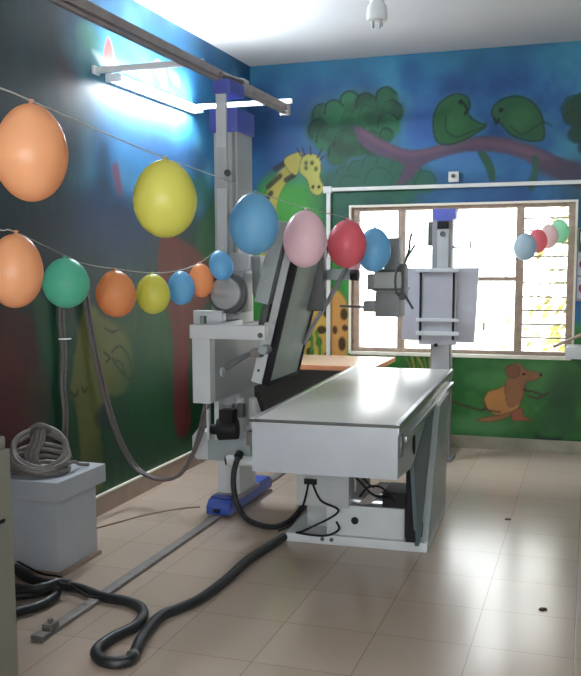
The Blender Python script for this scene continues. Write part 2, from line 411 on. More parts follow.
def paint_back(u, v):
    def conv(x, y):
        p = atY(x, y, YB); return (p.x, p.z)
    m = Mural(u, v, conv)
    n1 = hash_noise(u, v, .45, 5); n2 = hash_noise(u, v, .17, 6); n3 = hash_noise(u, v, .05, 7)
    sky = ramp(n1 * .6 + n2 * .3 + n3 * .1, [(.1, (18, 52, 88)), (.35, (22, 68, 118)), (.55, (34, 92, 138)), (.8, (62, 126, 150))])
    m.c = sky
    tl = (ramp(n2, [(0, (30, 92, 118)), (1, (52, 122, 140))]))
    edge = np.clip((v - 2.85) / .25 + n2 * .5 - .3, 0, 1)[:, None] * .6
    m.c = m.c * (1 - edge) + tl * edge
    A = dict(soft=.10)
    # greens low on the wall
    grn = ramp(n1 * .5 + n2 * .35 + n3 * .15, [(0, (16, 60, 24)), (.45, (34, 96, 38)), (.7, (56, 124, 52)), (1, (92, 152, 84))])
    lvl = np.where(u > -1.95, 1.05, 1.6)
    g = np.clip((lvl + (n1 - .5) * .3 - v) / .12, 0, 1)[:, None]
    m.c = m.c * (1 - g) + grn * g
    # bright green hill behind the giraffe
    m.poly([(252, 205), (262, 182), (285, 168), (318, 165), (335, 190), (345, 240), (352, 300), (350, 420), (240, 420), (240, 230)], (44, 128, 44), soft=.10, wob=.03)
    m.poly([(280, 190), (305, 176), (324, 192), (330, 240), (325, 300), (270, 300), (268, 230)], (62, 158, 48), soft=.09, alpha=.8)
    # dark bushes between foliage and window
    m.blob(375, 190, 62, 30, (20, 74, 64), .5, .95)
    m.blob(345, 215, 26, 24, (22, 84, 60), .5, .9)
    m.blob(470, 190, 60, 14, (26, 84, 134), .7, .7)
    m.blob(460, 160, 32, 12, (48, 112, 168), .8, .8)
    m.blob(425, 128, 26, 24, (30, 84, 160), .9, .8)
    m.blob(300, 140, 26, 34, (40, 96, 152), .9, .6)
    # crown of leaves
    for x, y, rx, ry in ((330, 118, 26, 24), (345, 132, 30, 28), (365, 118, 36, 30), (385, 112, 22, 24), (318, 132, 14, 16), (352, 100, 18, 12), (385, 140, 16, 16), (336, 155, 18, 14), (355, 150, 14, 16)):
        m.blob(x, y, rx * 1.05, ry * 1.05, (40, 100, 112), .35, .5)
    for k, (x, y, r) in enumerate(((322, 116, 12), (318, 130, 11), (326, 140, 12), (338, 154, 12), (336, 126, 18), (350, 104, 13), (352, 122, 20), (366, 106, 13), (372, 124, 20), (386, 100, 13), (392, 112, 12), (388, 126, 13), (356, 142, 15), (372, 144, 13), (334, 112, 12), (386, 136, 8), (345, 144, 14))):
        m.blob(x, y, r, r * .98, ((16, 84, 46), (10, 66, 36), (24, 104, 60))[k % 3], .3, .97)
        if k not in (4, 6, 8, 12): m.line([(x - r * .8, y + 2), (x - r * .6, y - r * .7), (x + r * .1, y - r), (x + r * .8, y - r * .5)], (4, 30, 24), .008, alpha=.85)
    for x, y, r in ((368, 112, 10), (350, 116, 9), (384, 106, 8), (332, 132, 8), (350, 134, 10), (372, 130, 10)):
        m.blob(x, y, r, r, (30, 116, 64), .9, .4)
        m.line([(x - r, y + r * .5), (x - r * .5, y - r * .6), (x + r * .4, y - r * .5)], (10, 58, 36), .005, alpha=.6)
    m.blob(375, 118, 14, 12, (8, 52, 34), .8, .55); m.blob(350, 128, 10, 8, (8, 54, 34), .8, .5)
    for x, y, r in ((345, 178, 13), (358, 172, 13), (372, 168, 14), (386, 164, 13), (400, 168, 12), (412, 176, 12), (425, 182, 12), (350, 190, 16), (378, 184, 18), (402, 188, 16), (338, 196, 12)):
        m.blob(x, y, r, r * .95, (26, 92, 68), .35, .9)
        m.line([(x - r * .8, y), (x - r * .4, y - r * .8), (x + r * .5, y - r * .8), (x + r * .9, y - 1)], (10, 56, 46), .005, alpha=.65)
    # the branch
    br = (84, 62, 84)
    m.poly([(354, 126), (368, 131), (384, 141), (405, 149), (425, 149), (448, 142), (475, 137), (500, 137), (525, 143), (548, 152), (565, 160), (590, 168), (600, 195), (570, 185), (545, 172), (520, 158), (495, 152), (465, 152), (440, 158), (422, 166), (410, 180), (396, 186), (404, 168), (398, 162), (376, 154), (360, 143)], br, soft=.02, line=(56, 38, 62), lw=.004, alpha=.97)
    m.line([(362, 132), (384, 145), (410, 154), (440, 149), (480, 143), (520, 149), (560, 166)], (112, 74, 92), .02, soft=.03, alpha=.6)
    m.blob(556, 168, 22, 10, (66, 52, 74), .6, .7)
    # perched birds
    for P_, C_ in (([(435, 138), (433, 122), (437, 107), (446, 98), (457, 94), (467, 97), (470, 105), (468, 113), (473, 119), (480, 123), (486, 126), (478, 132), (466, 139), (452, 144), (441, 144)], (22, 92, 46)),
                   ([(492, 115), (494, 106), (503, 99), (517, 96), (531, 101), (540, 112), (544, 126), (543, 139), (530, 141), (513, 136), (504, 127), (498, 121)], (20, 86, 48))):
        m.poly(P_, (40, 108, 110), soft=.09, alpha=.6)
        m.poly(P_, C_, soft=.012, line=(4, 28, 22), lw=.009, wob=.01)
    m.blob(456, 118, 10, 13, (36, 112, 54), .8, .6); m.blob(520, 118, 13, 12, (40, 108, 58), .8, .6)
    m.line([(446, 116), (446, 130), (456, 137), (470, 132), (485, 126), (486, 122)], (8, 46, 30), .006, alpha=.8)
    m.line([(464, 104), (467, 109), (465, 114)], (4, 24, 20), .010, alpha=.9); m.blob(461, 102, 2.4, 2.4, (5, 25, 20), .3)
    m.line([(494, 118), (496, 124), (499, 119)], (4, 24, 20), .010, alpha=.9); m.blob(501, 110, 2.6, 2.6, (5, 25, 20), .3)
    m.line([(510, 126), (522, 134), (534, 128), (543, 122), (552, 126)], (8, 46, 30), .006, alpha=.8)
    m.poly([(478, 152), (487, 154), (494, 168), (495, 180), (490, 180), (486, 168)], (26, 84, 52), soft=.012, line=(8, 42, 30), lw=.005)
    m.poly([(532, 156), (539, 158), (538, 176), (532, 192), (528, 184), (532, 170)], (24, 80, 60), soft=.012, alpha=.9)
    # third leafy shape at the right
    for x, y, r in ((578, 108, 17), (590, 104, 18), (574, 118, 10), (580, 134, 12), (592, 146, 14), (605, 120, 24)):
        m.blob(x, y, r, r * .8, (14, 62, 40), .3, .95, line=(6, 34, 26))
    m.blob(600, 190, 40, 40, (24, 50, 70), .8, .7)
    # giraffe: neck, head, body
    yel = (176, 164, 52); dk = (40, 30, 20)
    m.poly([(262, 210), (268, 190), (278, 173), (290, 163), (302, 156), (306, 166), (294, 174), (284, 186), (277, 205), (280, 232), (300, 262), (262, 262)], yel, soft=.01, line=dk, lw=.004)
    for a, b in (((268, 187), (280, 176)), ((263, 204), (271, 193)), ((286, 180), (294, 175)), ((262, 222), (268, 213)), ((275, 169), (285, 163))):
        m.line([a, b], dk, .022, soft=.012, alpha=.92)
    m.poly([(284, 160), (292, 154), (302, 153), (300, 166), (296, 175), (288, 170)], (190, 172, 56), soft=.01, line=dk, lw=.006)
    m.poly([(301, 160), (308, 154), (318, 156), (321, 166), (320, 178), (324, 188), (319, 195), (311, 192), (307, 180), (300, 172)], (182, 176, 62), soft=.01, line=dk, lw=.006)
    for x, y in ((306, 163), (312, 163), (316, 169), (306, 168)): m.blob(x, y, 1.8, 2.4, (58, 72, 28), .4, .9)
    m.blob(313, 187, 1.5, 2.0, dk, .3); m.blob(319, 187, 1.4, 1.8, dk, .3)
    for L_ in ([(301, 156), (297, 148)], [(305, 155), (302, 147)], [(311, 155), (310, 147)], [(317, 158), (322, 149)], [(320, 160), (324, 156)]): m.line(L_, dk, .006)
    m.poly([(318, 296), (328, 288), (340, 292), (348, 306), (350, 330), (349, 372), (318, 372), (300, 372), (300, 330), (306, 312)], (198, 158, 44), soft=.03, line=(60, 50, 20), lw=.006)
    m.poly([(334, 296), (345, 304), (348, 330), (345, 372), (332, 372), (330, 330)], (208, 140, 58), soft=.05, alpha=.8)
    for x, y, rx, ry in ((326, 311, 3.5, 6), (322, 330, 5, 4), (344, 314, 4, 6), (342, 344, 4, 7), (319, 342, 3, 5), (309, 338, 4, 3), (335, 330, 2.5, 4), (345, 328, 3, 3), (310, 352, 4, 5), (327, 357, 3, 5), (325, 300, 3, 3)):
        m.blob(x, y, rx, ry, (48, 34, 16), .3, .95)
    for L_ in ([(308, 372), (312, 344), (308, 322)], [(316, 372), (320, 350), (316, 332)], [(300, 372), (303, 350)], [(326, 372), (328, 356)]):
        m.line(L_, (40, 140, 40), .014, soft=.012, alpha=.95)
    m.poly([(346, 262), (354, 262), (354, 372), (346, 372), (350, 320), (345, 290)], (48, 148, 56), soft=.03)
    # yellow grass tufts under the sill
    m.blob(428, 372, 30, 16, (36, 96, 34), .6, .8)
    for k in range(9):
        x = 408 + k * 4; m.line([(x + 4, 378), (x + 2, 366), (x - 4 + (k % 3) * 3, 354)], (168, 158, 44) if k % 2 else (112, 132, 40), .008, alpha=.85)
    # running mouse under the window
    m.blob(500, 380, 30, 10, (70, 134, 66), .9, .6); m.blob(545, 378, 20, 14, (74, 130, 66), .9, .5); m.blob(480, 425, 34, 9, (84, 144, 84), .9, .6)
    m.blob(562, 400, 16, 30, (18, 70, 34), .8, .7); m.blob(556, 420, 18, 12, (28, 96, 44), .8, .6)
    mc = (146, 92, 46); ml = (72, 40, 26)
    m.line([(452, 402), (466, 406), (480, 410), (486, 409)], ml, .010, alpha=.85)
    m.poly([(484, 400), (488, 392), (500, 388), (512, 382), (522, 378), (524, 390), (520, 404), (514, 412), (502, 416), (490, 412), (484, 406)], (186, 122, 44), soft=.014, line=ml, lw=.006)
    m.poly([(505, 384), (512, 372), (506, 367), (512, 364), (520, 364), (527, 370), (542, 374), (536, 380), (526, 383), (524, 394), (518, 404), (508, 406)], mc, soft=.014, line=ml, lw=.005)
    m.poly([(505, 372), (508, 366), (516, 365), (520, 370), (517, 377), (510, 377)], (128, 76, 40), soft=.01, line=ml, lw=.006)
    m.blob(524, 374, 1.6, 1.4, (20, 12, 10), .3); m.blob(541, 375, 1.8, 1.5, (20, 12, 10), .3)
    m.line([(524, 390), (534, 392), (544, 395), (548, 393)], ml, .009, alpha=.9); m.line([(528, 396), (536, 398), (542, 397)], ml, .008, alpha=.9)
    m.poly([(476, 420), (486, 417), (500, 415), (512, 412), (506, 418), (490, 422)], (150, 98, 44), soft=.012, line=ml, lw=.006)
    m.poly([(512, 412), (522, 408), (524, 416), (532, 420), (518, 421), (512, 420)], (150, 80, 44), soft=.012, line=ml, lw=.006)
    m.line([(484, 402), (488, 410), (500, 412)], ml, .008, alpha=.9)
    m.line([(536, 436), (546, 439), (560, 439)], (18, 44, 30), .016, soft=.02, alpha=.85)
    return m.c

def paint_left(u, v):
    def conv(x, y):
        p = atX(x, y, XL); return (p.y, p.z)
    m = Mural(u, v, conv)
    n1 = hash_noise(u, v, .6, 15); n2 = hash_noise(u, v, .2, 16); n3 = hash_noise(u * 2.5, v * .6, .09, 17)
    m.c = ramp(n1 * .5 + n2 * .25 + n3 * .25, [(0, (14, 30, 34)), (.4, (22, 46, 50)), (.65, (30, 62, 62)), (1, (52, 84, 84))])
    # blue sky towards the far top, its colour paled to hold the tube's glare
    sky = ramp(n2 * .5 + n1 * .5, [(0, (24, 66, 110)), (.6, (48, 106, 146)), (1, (96, 152, 172))])
    a = np.clip((u - 4.45) / .6, 0, 1) * np.clip((v - 1.75 + (n2 - .5) * .4) / .35, 0, 1)
    m.c = m.c * (1 - a[:, None]) + sky * a[:, None]
    # green lower half
    grn = ramp(n1 * .4 + n2 * .3 + n3 * .3, [(0, (8, 40, 26)), (.5, (14, 66, 38)), (1, (34, 94, 52))])
    g = np.clip((1.45 + (n1 - .5) * .5 - v) / .3, 0, 1)[:, None] * np.clip((u - 4.1) / .25, 0, 1)[:, None]
    m.c = m.c * (1 - g) + grn * g
    m.blob(115, 225, 44, 34, (22, 46, 82), .9, .85); m.blob(40, 240, 34, 30, (20, 34, 50), .9, .7)
    m.blob(20, 60, 40, 60, (22, 44, 40), .9, .7); m.blob(60, 110, 26, 60, (30, 40, 38), .9, .6)
    m.blob(66, 75, 10, 26, (62, 44, 46), .9, .6)
    m.blob(100, 60, 26, 22, (66, 130, 128), .9, .7); m.blob(128, 40, 26, 12, (58, 150, 196), .9, .7)
    m.blob(88, 36, 10, 14, (70, 140, 110), .9, .6)
    # bare trunk, dark red
    m.poly([(166, 232), (184, 242), (206, 256), (216, 285), (206, 305), (192, 330), (188, 380), (190, 428), (176, 432), (173, 380), (172, 330), (160, 285), (158, 250)], (98, 30, 30), soft=.035, wob=.03)
    m.line([(180, 262), (182, 330), (182, 420)], (120, 36, 36), .03, soft=.05, alpha=.5)
    m.poly([(196, 238), (216, 200), (214, 260), (205, 262)], (16, 80, 44), soft=.05, alpha=.8)
    # brown left mass
    m.poly([(-40, 330), (0, 305), (30, 318), (40, 360), (44, 420), (60, 470), (-40, 500)], (66, 32, 30), soft=.04, wob=.04)
    m.poly([(-30, 370), (14, 340), (26, 400), (30, 440), (-30, 450)], (84, 34, 34), soft=.08, alpha=.7)
    m.poly([(34, 300), (64, 315), (70, 380), (60, 400), (46, 360)], (12, 70, 44), soft=.03)
    m.blob(38, 400, 12, 36, (64, 56, 38), .7, .7)
    # olive animal shape
    m.poly([(84, 306), (104, 316), (128, 340), (134, 370), (124, 392), (106, 398), (100, 430), (104, 480), (82, 500), (80, 440), (74, 400), (70, 392), (76, 350)], (96, 100, 38), soft=.035, wob=.03)
    m.blob(110, 350, 18, 24, (104, 104, 42), .8, .7); m.blob(104, 416, 9, 12, (14, 44, 48), .6, .8)
    for L_ in ([(104, 352), (110, 358), (106, 362)], [(112, 352), (120, 346), (128, 356), (132, 372), (130, 380)], [(112, 358), (120, 370), (130, 380)], [(116, 360), (122, 364), (124, 372)], [(70, 392), (76, 396), (78, 391)], [(82, 388), (85, 392), (87, 388)], [(104, 328), (112, 332), (118, 330)]):
        m.line(L_, (16, 24, 14), .008, alpha=.9)
    m.blob(145, 380, 24, 60, (16, 84, 44), .8, .6); m.blob(120, 450, 30, 22, (12, 60, 36), .8, .6)
    # red parrots near the lamp
    m.poly([(106, 66), (104, 54), (106, 42), (109, 38), (113, 52), (114, 66)], (214, 56, 48), soft=.02)
    m.poly([(102, 66), (96, 58), (92, 50), (100, 54), (105, 62)], (170, 196, 190), soft=.03, alpha=.7)
    m.poly([(153, 66), (158, 60), (165, 72), (167, 84), (163, 88), (159, 78)], (214, 60, 50), soft=.02)
    m.poly([(166, 66), (178, 74), (180, 86), (172, 80)], (90, 170, 210), soft=.04, alpha=.8)
    m.poly([(112, 168), (118, 164), (122, 190), (118, 194)], (120, 36, 40), soft=.03, alpha=.7)
    m.blob(200, 190, 12, 16, (20, 84, 52), .8, .7); m.blob(196, 160, 12, 14, (28, 44, 78), .8, .6)
    m.blob(165, 150, 26, 16, (36, 72, 120), .9, .7)
    return m.c

def lin(a, b, step):
    n = max(1, int(round((b - a) / step))); return list(np.linspace(a, b, n + 1))[:-1]
us = lin(XL, WX0, .009) + lin(WX0, WX1, .009) + lin(WX1, .25, .009) + lin(.25, XR, .06) + [XR]
vs = lin(0, WZ0, .009) + lin(WZ0, WZ1, .012) + lin(WZ1, H, .009) + [H]
grid_wall('wall_back', us, vs, lambda a, b, t: (a, YB + t, b), (WX0, WX1, WZ0, WZ1), paint_back, mural_mat('back_mural_paint', .5), .15)
us = lin(YF, 3.7, .08) + lin(3.7, YB, .011) + [YB]
vs = lin(0, H, .011) + [H]
grid_wall('wall_left', us, vs, lambda a, b, t: (XL - t, a, b), None, paint_left, mural_mat('left_mural_paint', .5), .15)
struct('wall_right', bx((XR, YF, 0), (XR + .15, YB, H)), M['plain'])
b = B()                                             # wall behind the viewer, with an added window opening for fill light
RX0, RX1, RZ0, RZ1 = -1.9, 1.9, .8, 2.5
add_box(b, (XL, YF - .15, 0), (RX0, YF, H)); add_box(b, (RX1, YF - .15, 0), (XR, YF, H))
add_box(b, (RX0, YF - .15, 0), (RX1, YF, RZ0)); add_box(b, (RX0, YF - .15, RZ1), (RX1, YF, H))
struct('wall_front', b, M['plain'])

b = B(); add_box(b, (XL, YF, 0), (XL + .022, YB, .112), .004)
struct('baseboard_left', b, M['base_l'])
b = B(); add_box(b, (XL + .0225, YF, .112), (XL + .001, YB, .122)); 
o = struct('trim_1', b, M['cream'])
b = B(); add_box(b, (XL + .022, YB - .02, 0), (XR, YB, .1), .004)
struct('baseboard_back', b, M['base_b'])

# ================================================================= BACK WINDOW
win = bpy.data.objects.new('window_1', None); COL.objects.link(win); win.location = ((WX0 + WX1) / 2, YB, WZ0); win['kind'] = 'structure'
b = B()
e = .018
add_box(b, (WX0 - e, YB - .012, WZ0 - e), (WX0, YB, WZ1 + e)); add_box(b, (WX1, YB - .012, WZ0 - e), (WX1 + e, YB, WZ1 + e))
add_box(b, (WX0, YB - .012, WZ1), (WX1, YB, WZ1 + e)); add_box(b, (WX0, YB - .02, WZ0 - e - .01), (WX1, YB + .02, WZ0), .004)
obj('window_surround', b, M['cream'], win)
fy0, fy1 = YB + .03, YB + .09
b = B(); fw = .05
add_box(b, (WX0, fy0, WZ0), (WX0 + fw + .01, fy1, WZ1), .004); add_box(b, (WX1 - fw, fy0, WZ0), (WX1, fy1, WZ1), .004)
add_box(b, (WX0 + fw, fy0, WZ1 - .03), (WX1 - fw, fy1, WZ1), .004); add_box(b, (WX0 + fw, fy0, WZ0), (WX1 - fw, fy1, WZ0 + .03), .004)
obj('window_frame', b, M['brownframe'], win)
mx1, mx2 = atY(401, 280, fy0).x, atY(519, 280, fy0).x
for x in (mx1, mx2): obj('mullion', bx((x - .03, fy0, WZ0 + .03), (x + .03, fy1, WZ1 - .03), .004), M['brownframe'], win)
zt = atY(495, 279, fy0).z
obj('transom', bx((mx1 + .03, fy0 + .005, zt - .017), (mx2 - .03, fy1 - .01, zt + .017), .003), M['brownframe'], win)
for x0, x1 in ((WX0 + fw, mx1 - .03), (mx1 + .03, mx2 - .03), (mx2 + .03, WX1 - fw)):
    obj('window_pane', bx((x0, YB + .058, WZ0 + .03), (x1, YB + .062, WZ1 - .03)), M['glass'], win)
for y in (218, 230.5, 243, 256.5, 270, 283, 297, 310.5, 324.5, 338):
    z = atY(545, y, YB + .04).z
    obj('grille_bar', bx((mx2 + .03, YB + .034, z - .006), (WX1 - fw, YB + .05, z + .006)), M['grille'], win)
for x, y in ((471, 244), (484, 326)):
    p = atY(x, y, YB + .05); obj('window_catch', bx((p.x - .008, YB + .03, p.z - .035), (p.x + .008, YB + .056, p.z + .03), .003), M['brownframe'], win)
# unseen window added behind the viewer for fill light: frame + panes
w2 = bpy.data.objects.new('added_rear_window', None); COL.objects.link(w2); w2.location = (0, YF, RZ0); w2['kind'] = 'structure'
b = B()
for x in (RX0 + .03, -.65, .65, RX1 - .03): add_box(b, (x - .03, YF - .1, RZ0), (x + .03, YF - .04, RZ1))
for z in (RZ0 + .03, RZ1 - .03): add_box(b, (RX0, YF - .1, z - .03), (RX1, YF - .04, z + .03))
obj('window_frame', b, M['brownframe'], w2)
obj('window_pane', bx((RX0, YF - .072, RZ0), (RX1, YF - .068, RZ1)), M['glass'], w2)

# outdoors, seen faint through the right-hand sash
o = struct('ground', bx((-14, YB + .16, -.3), (12, YB + 26, -.12)), M['ground'])
t = thing('garden_tree', 'yellow-green tree standing in the glare outside the louvred window sash', 'tree', (.0, YB + 3.2, -.12))
tb = B(); add_cyl(tb, (.25, YB + 3.2, -.12), (.2, YB + 3.25, 1.6), .09, r2=.05, seg=12); add_cyl(tb, (.2, YB + 3.25, 1.3), (-.2, YB + 3.1, 2.3), .04, r2=.02, seg=8)
obj('trunk', tb, M['bark'], t)
lb = B(); rr = random.Random(3)
for k in range(1300):
    c = Vector((rr.gauss(.1, .36), YB + 3.2 + rr.gauss(0, .35), rr.uniform(.3, 2.9)))
    s = rr.uniform(.04, .11); a = Vector((rr.uniform(-1, 1), rr.uniform(-1, 1), rr.uniform(-1, 1))).normalized(); q = a.orthogonal().normalized(); w = a.cross(q)
    vs_ = [lb.verts.new(c + q * s), lb.verts.new(c + w * s * .45 + a * .01), lb.verts.new(c - q * s), lb.verts.new(c - w * s * .45 + a * .01)]
    lb.faces.new(vs_)
obj('foliage', lb, M['leaf'], t, smooth=False)

# ================================================================= WHITE PIPE FRAME ON BACK WALL
t = thing('wall_conduit', 'white conduit running over the window and down beside the giraffe painting', 'pipe', (-2.085, YB - .02, 0))
b = B(); zr0 = atY(328, 191, YB - .02).z
add_box(b, (-2.09, YB - .04, 2.083), (XR, YB, 2.113), .004); obj('horizontal_run', b, M['pipe'], t)
b = B(); add_box(b, (-2.09, YB - .036, .1), (-2.055, YB, 2.083), .004); obj('vertical_run', b, M['pipe'], t)
b = B(); add_box(b, (-2.115, YB - .048, 2.07), (-2.045, YB, 2.125), .006); obj('elbow', b, M['pipe'], t)
p = atY(454, 177, YB)
t = thing('junction_box', 'small white junction box just above the conduit under the birds', 'switch box', (p.x, YB - .02, p.z))
obj('cover', bx((p.x - .04, YB - .035, p.z - .04), (p.x + .04, YB, p.z + .04), .008), M['pipe'], t)
obj('knob', cy((p.x, YB - .05, p.z + .005), (p.x, YB - .035, p.z + .005), .016), M['darkgrey'], t)

# ================================================================= LIGHTS ON LEFT WALL
zt0 = 2.60
t = thing('fluorescent_light', 'lit fluorescent tube light mounted high on the blue left wall', 'light', (XL + .03, 5.6, zt0))
obj('batten', bx((XL, 4.98, zt0 - .03), (XL + .04, 6.24, zt0 + .03), .006), M['fixture'], t)
obj('lit_tube', cy((XL + .075, 5.02, zt0 - .005), (XL + .075, 6.2, zt0 - .005), .019, seg=16), M['tube'], t)
for y in (5.0, 6.22): obj('end_cap', bx((XL + .03, y - .02, zt0 - .025), (XL + .095, y + .02, zt0 + .02), .004), M['fixture'], t)

# ceiling lamp holder
p = atZ(377, 14, 2.86); 
t = thing('ceiling_lamp_holder', 'white lamp holder hanging from a short stem on the ceiling', 'lamp holder', (p.x, p.y, H))
b = B(); add_lathe(b, [(0, H), (.055, H), (.055, H - .02), (.03, H - .04), (0, H - .04)], c=(p.x, p.y, 0)); obj('ceiling_rose', b, M['fixture'], t)
obj('stem', cy((p.x, p.y, 2.9), (p.x, p.y, H - .03), .009), M['fixture'], t)
b = B(); add_sphere(b, (p.x, p.y, 2.945), .045, (1, 1, .8)); obj('knuckle', b, M['fixture'], t)
b = B(); add_lathe(b, [(.0, 2.93), (.03, 2.928), (.052, 2.90), (.058, 2.86), (.056, 2.825), (.045, 2.82), (.02, 2.822), (0, 2.822)], c=(p.x, p.y, 0)); obj('shade', b, M['fixture'], t)
for dx, dy in ((-.022, 0), (.012, .015), (.03, -.02)): obj('prong', cy((p.x + dx, p.y + dy, 2.785), (p.x + dx, p.y + dy, 2.825), .008, seg=10), M['steel'], t)

# ================================================================= X-RAY STAND RAILS
XS = -2.05
t = thing('floor_rail', 'long grey steel floor rail under the blue trolley', 'rail', (XS, 5, 0))
obj('track', bx((XS - .026, 3.03, 0), (XS + .026, 6.5, .018), .004), M['dullsteel'], t)
b = B(); add_box(b, (XS - .022, 3.09, .018), (XS + .022, 3.15, .045), .004); add_box(b, (XS - .03, 3.02, .0), (XS + .03, 3.07, .026), .006)
add_cyl(b, (XS, 3.12, .045), (XS, 3.12, .062), .012, seg=10); obj('end_stop', b, M['dullsteel'], t)
t = thing('overhead_rail', 'brown-grey overhead rail running over the x-ray stand below the ceiling', 'rail', (XS, 5, 2.57))
b = B(); add_box(b, (XS - .022, 2.4, 2.553), (XS + .022, 6.22, 2.595), .004); add_box(b, (XS - .012, 2.4, 2.53), (XS + .012, 6.22, 2.545)); obj('channel', b, M['lead'], t)
obj('rail_stop', bx((XS - .035, 6.2, 2.52), (XS + .035, 6.235, 2.59), .004), M['lead'], t)
for y, xe in ((4.86, XS - .03), (6.22, XS + .05)):
    b = B(); add_box(b, (XL + .01, y - .016, 2.598), (xe, y + .016, 2.632), .004); obj('wall_bracket', b, M['fixture'], t)
    obj('bracket_foot', bx((XL, y - .035, 2.592), (XL + .014, y + .035, 2.64), .003), M['fixture'], t)
p = atX(246, 85, XS)
b = B(); add_cyl(b, (XS - .01, p.y - .05, 2.615), (XS - .01, p.y + .05, 2.615), .012, seg=10); obj('rail_bolt', b, M['steel'], t)

# ================================================================= X-RAY TUBE STAND
t = thing('x_ray_stand', 'tall grey x-ray column on blue trolley carrying a tilted cassette panel and tube head', 'x-ray stand', (XS, 5.15, 0))
W, G = M['white'], M['panelgrey']
# trolley
b = B(); add_prism(b, [(4.9, .02), (4.9, .07), (4.94, .105), (5.6, .105), (5.66, .07), (5.66, .02)], 'x', XS - .07, XS + .08, .006); tr = obj('trolley', b, M['blue'], t)
b = B(); add_box(b, (XS - .06, 4.95, .108), (XS + .06, 5.05, .118), .003); obj('trolley_cover', b, M['bluecap'], tr)
b = B(); add_cyl(b, (XS - .02, 4.897, .045), (XS + .02, 4.897, .045), .012, seg=10); obj('wheel', b, M['black'], tr)
# post
obj('base_post', bx((XS - .045, 5.02, .105), (XS + .1, 5.3, .36), .006), W, t)
obj('foot_plate', bx((XS - .05, 5.0, .1), (XS + .11, 5.34, .125), .004), M['midgrey'], t)
b = B(); add_box(b, (XS - .07, 4.93, .34), (XS + .2, 5.3, .52), .012); obj('lower_block', b, M['sidegrey'], t)
b = B(); add_tube(b, [(XS + .075, 4.9, .355), (XS + .2, 4.88, .36), (XS + .33, 4.92, .36)], .032, seg=16); ar = obj('lower_arm', b, W, t)
b = B(); add_cyl(b, (XS + .06, 4.885, .352), (XS + .085, 4.9, .355), .024, bev=.004); obj('arm_plug', b, M['black'], ar)
b = B(); add_prism(b, [(XS - .19, .36), (XS - .19, .47), (XS - .15, .52), (XS - .02, .46), (XS - .02, .33), (XS - .16, .33)], 'y', 4.98, 5.05, .006); obj('corner_plate', b, W, t)
# column
cx0, cx1, cy0, cy1 = XS - .045, XS + .1, 5.03, 5.28
b = B(); add_box(b, (cx0, cy0, .5), (cx1, cy1, 2.26), .006); col = obj('column', b, G, t)
b = B(); add_box(b, (cx0 + .045, cy0 - .006, 1.2), (cx0 + .065, cy0, 2.25)); add_box(b, (cx1 - .03, cy0 - .006, 1.2), (cx1 - .012, cy0, 2.25)); obj('guide_groove', b, M['midgrey'], col)
b = B(); add_box(b, (cx0 - .02, cy0 - .02, 2.25), (cx1 + .01, cy1 + .02, 2.385), .01); obj('column_cap', b, M['bluecap'], t)
b = B(); add_box(b, (-2.062, 4.985, 1.5), (-2.0, 5.008, 2.53), .004); bar = obj('front_bar', b, W, t)
q = atY(228, 173, 4.985); b = B(); add_cyl(b, (q.x, 4.965, q.z), (q.x, 4.986, q.z), .018, bev=.003); obj('lock_knob', b, M['darkgrey'], bar)
b = B(); add_box(b, (-2.058, 4.978, 1.93), (-2.004, 4.986, 2.16), .002); obj('cover_plate', b, G, bar)
b = B(); add_box(b, (-2.075, 4.97, 2.46), (-1.965, 5.2, 2.54), .012); obj('rail_carriage', b, M['bluecap'], t)
b = B(); add_cyl(b, (-2.02, 4.96, 2.56), (-1.98, 5.2, 2.56), .016, seg=12); obj('rail_roller', b, M['dullsteel'], t)
# carriage with round joint
b = B(); add_box(b, (-2.06, 4.87, 1.22), (-1.86, 5.03, 1.46), .02); car = obj('carriage', b, M['midgrey'], t)
jc = atY(230, 293, 4.86)
b = B(); add_cyl(b, jc + Vector((0, .0, 0)), jc + Vector((0, -.05, 0)), .115, seg=40, bev=.012); obj('joint_ring', b, M['darkgrey'], car)
b = B(); add_cyl(b, jc + Vector((0, -.05, 0)), jc + Vector((0, -.08, 0)), .092, seg=40, bev=.02); obj('joint_cap', b, M['traygrey'], car)
b = B(); add_box(b, (-1.99, 4.97, 1.4), (-1.87, 5.03, 1.56), .03); obj('upper_lug', b, G, car)
# slotted bracket on top of the housing
def slotted(name, pts_out, holes, y0, y1, m, par):
    o_ = obj(name, bx((pts_out[0], y0, pts_out[1]), (pts_out[2], y1, pts_out[3]), .004), m, par); return o_
b = B()
z0, z1 = 1.12, 1.235; xa, xb = -2.13, -1.955
add_box(b, (xa, 4.78, z0), (xa + .04, 4.84, z1), .003); add_box(b, (xa + .08, 4.78, z0), (xb, 4.84, z1), .003)
add_box(b, (xa + .03, 4.78, z1 - .03), (xa + .09, 4.84, z1), .003); add_box(b, (xa + .03, 4.78, z0), (xa + .09, 4.84, z0 + .025), .003)
obj('slotted_bracket', b, W, t)
b = B(); add_box(b, (-1.955, 4.8, 1.085), (-1.72, 4.93, 1.125), .01); obj('link_arm', b, W, t)
